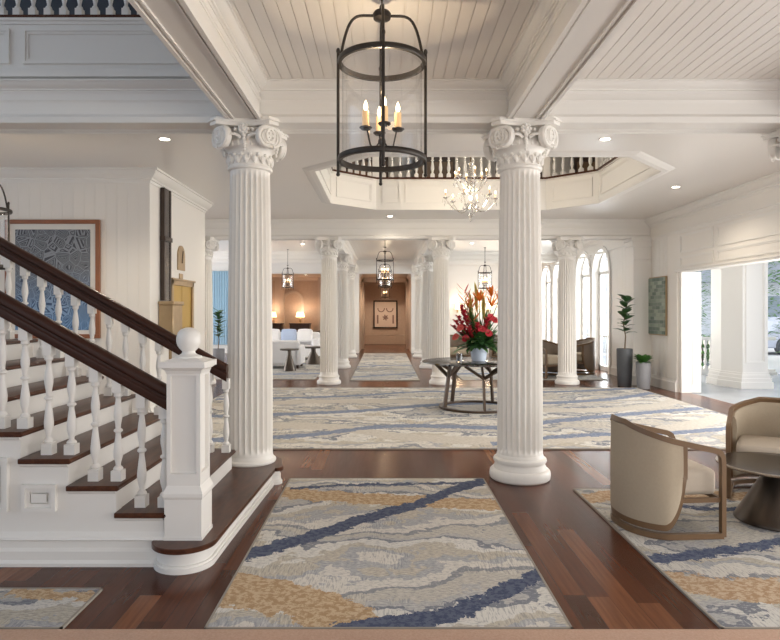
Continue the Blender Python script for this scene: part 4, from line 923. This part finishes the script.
# ---------------------------------------------------------------- armchairs (local: faces +y)
def armchair(label, loc, rz, woodm=oak, cl=linen, cl2=linen2, group='tub armchairs'):
    A = thing('armchair', label, 'armchair', loc, rz, group)
    hw, yf, yb = .325, .33, -.36
    def plan(s):
        """s -1..1 around the U, 0 at the back centre"""
        a = abs(s); sg = 1 if s >= 0 else -1
        if a > .55:
            t = (a - .55)/.45; return Vector((sg*hw, -.08 + (yf + .08)*t))
        t = a/.55*PI/2; return Vector((sg*hw*math.sin(t)**.85, yb + (-.08 - yb)*(1 - math.cos(t))**.9))
    def ztop(s):
        a = abs(s); return .765 if a < .1 else .765 - .165*((a-.1)/.9)**.85
    # wooden arm rail running down into the front legs
    pts = []
    for i in range(-40, 41):
        s = i/40; p = plan(s*.955); pts.append(Vector((p.x, p.y, ztop(s))))
    def legend(sg):
        p = plan(sg*.955); z = ztop(sg); return [Vector((sg*hw, yf - .004, z - .018)), Vector((sg*hw, yf + .012, z - .045)), Vector((sg*hw, yf + .018, z - .09)), Vector((sg*hw, yf + .018, .3)), Vector((sg*hw, yf + .018, .012))]
    fr = MB(); full = legend(-1)[::-1] + pts + legend(1); fr.tube(full, 0, sec=(.019, .019), up=(0, 1, 0)); fo = fr.build('arm_rail', woodm, A, smooth=40)
    rb = MB(); rb.tube([Vector((sg_, y_, z_)) for sg_, y_, z_ in [(-hw, yf + .018, .02)] + [(plan(i/30*.955).x, plan(i/30*.955).y, .02) for i in range(-30, 31)] + [(hw, yf + .018, .02)]], 0, sec=(.019, .019)); rb.build('base_runner', woodm, A, smooth=40)
    # upholstered shell
    se = .64; n = 48
    def zb(s):
        a = abs(s)/se; return .085 + (0 if a < .72 else .34*(1 - math.sqrt(max(0, 1 - ((a-.72)/.28)**2))))
    sh = MB(); cols = []
    for i in range(-n, n+1):
        s = i/n*se; p = plan(s); q = plan(s + .01) - plan(s - .01); q.normalize(); nn = Vector((q.y, -q.x))
        if nn.dot(Vector((0, -.0)) - p) > 0: nn = -nn
        zt = ztop(s) - .02; z0 = zb(s); row = []
        for (off, z) in ((.012, z0 + .008), (.02, z0 + .03), (.02, (z0+zt)/2), (.016, zt), (-.03, zt), (-.045, zt - .03), (-.05, (z0+zt)/2), (-.045, z0 + .03), (-.03, z0 + .008)):
            row.append((p.x + nn.x*off, p.y + nn.y*off, max(z, z0)))
        cols.append(row)
    k = len(cols[0]); vs_ = [v_ for r_ in cols for v_ in r_]
    sh.add(vs_, [(i*k + j, i*k + (j+1) % k, (i+1)*k + (j+1) % k, (i+1)*k + j) for i in range(len(cols)-1) for j in range(k)] + [tuple(range(k)), tuple((len(cols)-1)*k + j for j in range(k))])
    sh.build('upholstered_back', cl, A, smooth=50)
    ed = MB(); path = []
    for i in range(-60, 61):
        s = i/60*(se + .012); p = plan(s); path.append(Vector((p.x, p.y, zb(min(se, abs(s))) - .004)))
    e = plan(se + .012)
    path = [Vector((-e.x if e.x > 0 else e.x, e.y + .006, ztop(se))), Vector((-abs(e.x), e.y + .006, .45))] + path + [Vector((abs(e.x), e.y + .006, .45)), Vector((abs(e.x), e.y + .006, ztop(se)))]
    ed.tube(path, 0, sec=(.021, .015), up=(1, 0, 0)); ed.build('shell_frame', woodm, A, smooth=40)
    sr = MB().box(-hw, hw, yf - .0, yf + .03, .245, .275).box(-hw, -hw+.03, -.09, yf, .245, .275).box(hw-.03, hw, -.09, yf, .245, .275); sr.build('seat_rail', woodm, A)
    MB().rbox(-.268, .268, -.24, yf + .015, .277, .455, .04, 4, .012).build('seat_cushion', cl2, A)
    return A
ch1 = armchair('oatmeal armchair with curved oak frame seen from its back and side', (1.92, 4.36, .0135), R(-86)); ch1.scale = (.94, .80, .96)
dup(ch1, None, (3.17, 5.06, .0135), R(148), (.94, .92, .95), 'oatmeal armchair at the right edge, facing forward behind the bronze table')
far = armchair('taupe tub chair to the right of the column by the arched windows', (4.62, 15.0, .0135), R(100), oak, stoneb, linen, 'far tub chairs')
far.scale = (1.15, 1.15, 1.1)
dup(far, None, (3.75, 14.3, .0135), R(205), (1.1, 1.1, 1.08), 'taupe tub chair just left of the column by the arched windows')
dup(far, None, (3.3, 17.2, .0135), R(200), (1.1, 1.1, 1.05), 'taupe tub chair seen between the legs of the flower table')
dup(far, None, (2.0, 17.6, .0135), R(180), (1.1, 1.1, 1.05), 'taupe tub chair beyond the right column of the corridor')

ct = thing('coffee_table', 'round bronze coffee table with cone shaped base beside the armchairs', 'table', (2.79, 4.42, .0135))
MB().lathe([(.262, 0), (.268, .004), (.268, .014), (.258, .03), (.085, .335), (.075, .36), (.09, .385), (1e-5, .385)], 64).build('cone_base', bronze, ct)
tp = MB().lathe([(1e-5, .380), (.34, .380), (.375, .387), (.382, .393), (.382, .40), (.376, .405), (1e-5, .405)], 64).build('tabletop', simple('dark_table_top', (.022, .016, .013), .16, 0, **{'Specular IOR Level': .3}), ct)
MB().lathe([(.366, .4058), (.380, .4055), (.385, .40), (.384, .392)], 64, caps=False).build('rim', simple('rim_bronze', (.35, .30, .25), .25, .9), tp)

# ---------------------------------------------------------------- planters
def planter(label, loc, r, h, mat, kind):
    p = thing('potted_plant', label, 'plant', loc, 0, 'plants by the right wall')
    MB().lathe([(1e-5, 0), (r*.80, 0), (r*.86, .015), (r*.97, h*.55), (r, h - .02), (r*.98, h), (r*.90, h), (r*.88, h - .05), (1e-5, h - .05)], 36).build('planter', mat, p)
    MB().lathe([(1e-5, h - .045), (r*.86, h - .047)], 20).build('soil', soil, p)
    rn = random.Random(int(r*1000)); lv = MB(); stt = MB()
    if kind == 'fig':
        sp = [(0, 0, h - .06), (.02, 0, h + .25), (-.02, .01, h + .5), (.03, 0, h + .8), (.05, 0, h + 1.0)]; stt.tube(sp, [.014, .012, .011, .009, .006], 7)
        for i in range(26):
            t = .30 + .70*i/25; z = h + 1.0*t; a = i*2.4; leaf(lv, (.02, 0, z), (math.cos(a), math.sin(a), .35 + .5*t), rn.uniform(.20, .32), rn.uniform(.065, .10), rn.uniform(.1, .4))
    else:
        for i in range(46):
            a = rn.uniform(0, 2*PI); leaf(lv, (0, 0, h - .04), (math.cos(a), math.sin(a), rn.uniform(.3, 2.0)), rn.uniform(.22, .38), rn.uniform(.035, .055), .3)
        stt.tube([(0, 0, h - .06), (0, 0, h + .03)], .02, 7)
    stt.build('stem', stemm, p); lv.build('foliage', leafm if kind == 'fig' else leafl, p)
planter('tall fiddle leaf fig in a dark charcoal planter near the right wall', (4.85, 12.55, .0), .155, .76, potd, 'fig')
planter('short leafy plant in a pale grey planter at the mosaic panel', (5.07, 12.16, .0), .14, .52, potl, 'low')
planter('fiddle leaf fig seen between the left columns, before the blue window', (-4.55, 16.9, 0), .18, .5, potl, 'fig')

# ---------------------------------------------------------------- far left lounge
sf = thing('sofa', 'white sofa in the far left lounge', 'sofa', (-3.0, 16.7, .0135), R(0))
MB().rbox(-.95, .75, -.42, .42, .08, .42, .05).build('seat_base', sofaw, sf); MB().rbox(-.95, .75, -.45, -.25, .10, .74, .07).build('backrest', sofaw, sf); MB().rbox(.58, .80, -.45, .45, .08, .60, .08).build('arm', sofaw, sf); MB().rbox(-1.0, -.78, -.45, .45, .08, .60, .08).build('arm', sofaw, sf)
m = MB();
for x, y in ((-.9, -.38), (.7, -.38), (-.9, .38), (.7, .38)): m = MB().box(x-.03, x+.03, y-.03, y+.03, 0, .09); m.build('foot', darkw, sf)
s2 = None; s2 = thing('sofa', 'white couch heaped with cushions, behind the nearer white sofa', 'sofa', (-3.0, 19.6, .0135), 0)
MB().rbox(-1.2, .9, -.4, .45, .08, .44, .05).build('seat_base', sofaw, s2); MB().rbox(-1.2, .9, .28, .5, .12, .84, .07).build('backrest', sofaw, s2); MB().rbox(.72, .96, -.42, .5, .08, .66, .08).build('arm', sofaw, s2); MB().rbox(-1.3, -1.06, -.42, .5, .08, .66, .08).build('arm', sofaw, s2)
for x, y in ((-1.2, -.3), (.85, -.3), (-1.2, .38), (.85, .38)): MB().box(x-.03, x+.03, y-.03, y+.03, 0, .09).build('foot', darkw, s2)
for x, rz, mt, lab in ((-3.04, .03, bluec, 'pale blue cushion propped on the far white couch'), (-2.53, -.02, sofaw, 'rightmost white cushion on the far couch'), (-3.56, -.02, sofaw, 'leftmost white cushion on the far couch')):
    c = MB().rbox(-.23, .23, -.05, .05, -.20, .20, .045, 4, .02); c.xf(Matrix.Rotation(R(-18), 4, 'X')); o_ = c.build('cushion', mt); o_.location = (x, 19.60, .76); o_.rotation_euler = (0, 0, rz); tag(o_, lab, 'cushion', 'couch cushions')
def conetable(lab, x, y, r, h, mat):
    t = thing('side_table', lab, 'side table', (x, y, .0135), 0, 'cone side tables'); MB().lathe([(r*.72, 0), (r*.70, .02), (r*.22, h*.72), (r*.20, h-.04), (1e-5, h-.04)], 24).build('cone_base', mat, t); MB().lathe([(1e-5, h-.04), (r, h-.04), (r, h), (1e-5, h)], 28).build('top', mat, t)
conetable('narrow bronze cone table at the end of the near white sofa', -2.42, 15.7, .24, .56, bronze); conetable('wider bronze cone table behind the narrow one', -2.05, 17.75, .34, .50, bronze)
for x, lab in ((-3.45, 'left'), (-2.0 - .05, 'right')):
    xx = {-3.45: -5.0 + .0, -2.05: -3.55}[x]
cab = thing('cabinet', 'dark sideboard against the tan wall, right of the tan pilaster', 'cabinet', (-3.62, 26.5, 0), 0, 'dark sideboards')
m = MB().box(-.42, .42, -.22, .22, .08, .98).box(-.45, .45, -.24, .24, .98, 1.02); m.build('body', darkw, cab)
for sx in (-1, 1): d_ = MB().box(min(.02*sx, .38*sx), max(.02*sx, .38*sx), -.235, -.22, .12, .94).build('door', darkw, cab); MB().ball((.06*sx, -.245, .55), .014).build('knob', brass, d_)
for x in (-.38, .38):
    for y in (-.18, .18): MB().box(x-.025, x+.025, y-.025, y+.025, 0, .08).build('leg', darkw, cab)
dup(cab, None, (-4.80, 26.5, 0), 0, None, 'dark sideboard left of the tan pilaster, mostly behind the big column'); dup(cab, None, (-1.76, 26.3, 0), 0, (.8, 1, 1), 'dark sideboard at the right end of the tan room')
lp = thing('table_lamp', 'lit table lamp on the dark sideboard right of the pilaster', 'lamp', (-3.62, 26.5, 1.02), 0, 'lit table lamps')
MB().lathe([(1e-5, 0), (.07, 0), (.07, .015), (.02, .03), (.05, .10), (.055, .14), (.02, .22), (.012, .30), (1e-5, .32)], 18).build('base', brass, lp); MB().lathe([(.19, .26), (.14, .48)], 22, caps=False).build('lamp_shade', shade, lp)
for x, lab in ((-4.82, 'lit table lamp left of the pilaster, beside the big column'), (-1.76, 'lit table lamp at the right end of the tan room')): dup(lp, None, (x, 26.5 if x < -2 else 26.3, 1.02), 0, None, lab)
for x in (-3.62, -4.98, -1.72): light('POINT', 'table_lamp_light', (x, 26.45, 1.55), 13, (1, .80, .60), .08)
oc = armchair('taupe chair in the tan room beyond the side tables', (-2.6, 24.2, 0), R(150), darkw, stoneb, stoneb, 'tan room chairs')
dup(oc, None, (-3.7, 24.4, 0), R(200), None, 'taupe chair in the tan room beside the other taupe chair')

# ---------------------------------------------------------------- outdoors beyond the entrance
tag(struct('ground', MB().box(9.6, 60, -20, 60, -.3, -.12), simple('driveway', (.55, .55, .54), .8)), 'pale driveway beyond the porch', 'ground')
pr = thing('porch_pier', 'thick white panelled porch pier outside the entrance opening', 'pillar', (7.3, 12.5, -.01))
m = MB(); bodyp = [(-.24, -.26), (.26, -.26), (.26, .3), (.1, .7), (-.36, .7), (-.36, .3)]
m.prism(bodyp, .3, 3.3); panel(m, (-.18, -.26), (.2, -.26), (0, -1), .5, 2.6, .04, .02); m.build('shaft', white, pr, smooth=0)
m = MB(); m.prism(offs(bodyp, .10), 0, .13); m.prism(offs(bodyp, .07), .13, .2); m.prism(offs(bodyp, .045), .2, .27); m.prism(offs(bodyp, .02), .27, .31); m.build('base', white, pr, smooth=0)
struct('porch_sun_block', MB().box(5.68, 8.3, -2, 22, 3.3, 3.45), white)  # unseen roof added to keep the sun off the hall floor
rl = thing('porch_railing', 'low white porch railing with balusters left of the pier', 'railing', (0, 0, 0))
MB().box(6.0, 9.4, 14.9, 15.0, .82, .90).build('top_rail', white, rl); MB().box(6.0, 9.4, 14.92, 14.98, .06, .12).build('bottom_rail', white, rl); MB().box(6.0, 9.4, 14.85, 15.05, -.01, .06).build('plinth', white, rl)
x = 6.1
while x < 8.2: bal(rl, x, 14.95, .12, .70, BALU); x += .125
def bush(lab, loc, sx, sy, sz, n, seed, name='shrub', mats=(leafl, hedge)):
    b = thing(name, lab, 'plant', loc, 0, 'garden plants outside'); rn = random.Random(seed)
    MB().tube([(0, 0, -.1), (.03, 0, sz*.5), (0, .03, sz)], [.06, .05, .02], 7).build('stem', stemm, b)
    for q, mt in enumerate(mats):
        m = MB()
        for i in range(n // 2):
            a = rn.uniform(0, 2*PI); e = math.acos(rn.uniform(-.8, 1)); r = rn.uniform(.6, 1); p = (sx*r*math.sin(e)*math.cos(a), sy*r*math.sin(e)*math.sin(a), sz*.5 + sz*.5*r*math.cos(e))
            leaf(m, p, (math.cos(a), math.sin(a), rn.uniform(-.2, .8)), rn.uniform(.14, .3), rn.uniform(.03, .07), .3, 3)
        m.build('foliage', mt, b)
bush('bright green shrub outside at the right edge, right of the pier', (9.8, 13.3, -.12), 1.0, 1.0, 1.35, 1100, 1)
bush('green shrub outside behind the porch railing', (8.9, 17.5, -.12), .8, .8, 1.0, 700, 2)
bush('tall leafy garden tree outside at the right edge', (13.6, 19.5, -.12), 1.9, 1.9, 5.4, 1800, 3, 'garden_tree')
bush('garden tree outside behind the pier', (12.5, 27, -.12), 1.8, 1.8, 4.6, 1200, 4, 'garden_tree')
hs = thing('house', 'pale neighbouring house far outside beyond the garden', 'building', (24, 38, -.12)); hw_ = simple('house_wall', (.78, .79, .80), .7)
MB().box(-6, 8, 0, 5, 0, 3.4).build('wall', hw_, hs); MB().prism([(-7, 3.4), (9, 3.4), (7, 5), (-5, 5)], -1, 6, 'y').build('roof', simple('house_roof', (.42, .44, .48), .8), hs)
for x in (-4, -1, 2, 5): MB().box(x, x+1.2, -.03, 0, 1, 2.6).build('window', simple('house_glass', (.35, .40, .45), .2), hs)
cr = thing('car', 'pale parked car outside between the pier and the garden', 'car', (16.2, 24.5, -.12), R(10)); cm = simple('car_paint', (.6, .62, .72), .25)
body = [(-2.1, .25), (2.1, .25), (2.15, .7), (1.9, .88), (1.0, .95), (.4, 1.4), (-1.0, 1.42), (-1.7, .98), (-2.1, .9)]
MB().prism(body, -.85, .85, 'y').build('body', cm, cr, bevel=.06); MB().prism([(.88, .97), (.36, 1.34), (-.95, 1.36), (-1.5, 1.0)], -.87, .87, 'y').build('window', potd, cr)
for x in (-1.3, 1.3):
    for y in (-.8, .8): wm = MB().lathe([(1e-5, -.1), (.3, -.1), (.33, -.06), (.33, .06), (.3, .1), (1e-5, .1)], 24); wm.xf(Matrix.Translation((x, y, .33)) @ Matrix.Rotation(PI/2, 4, 'X')); wm.build('wheel', potd, cr)
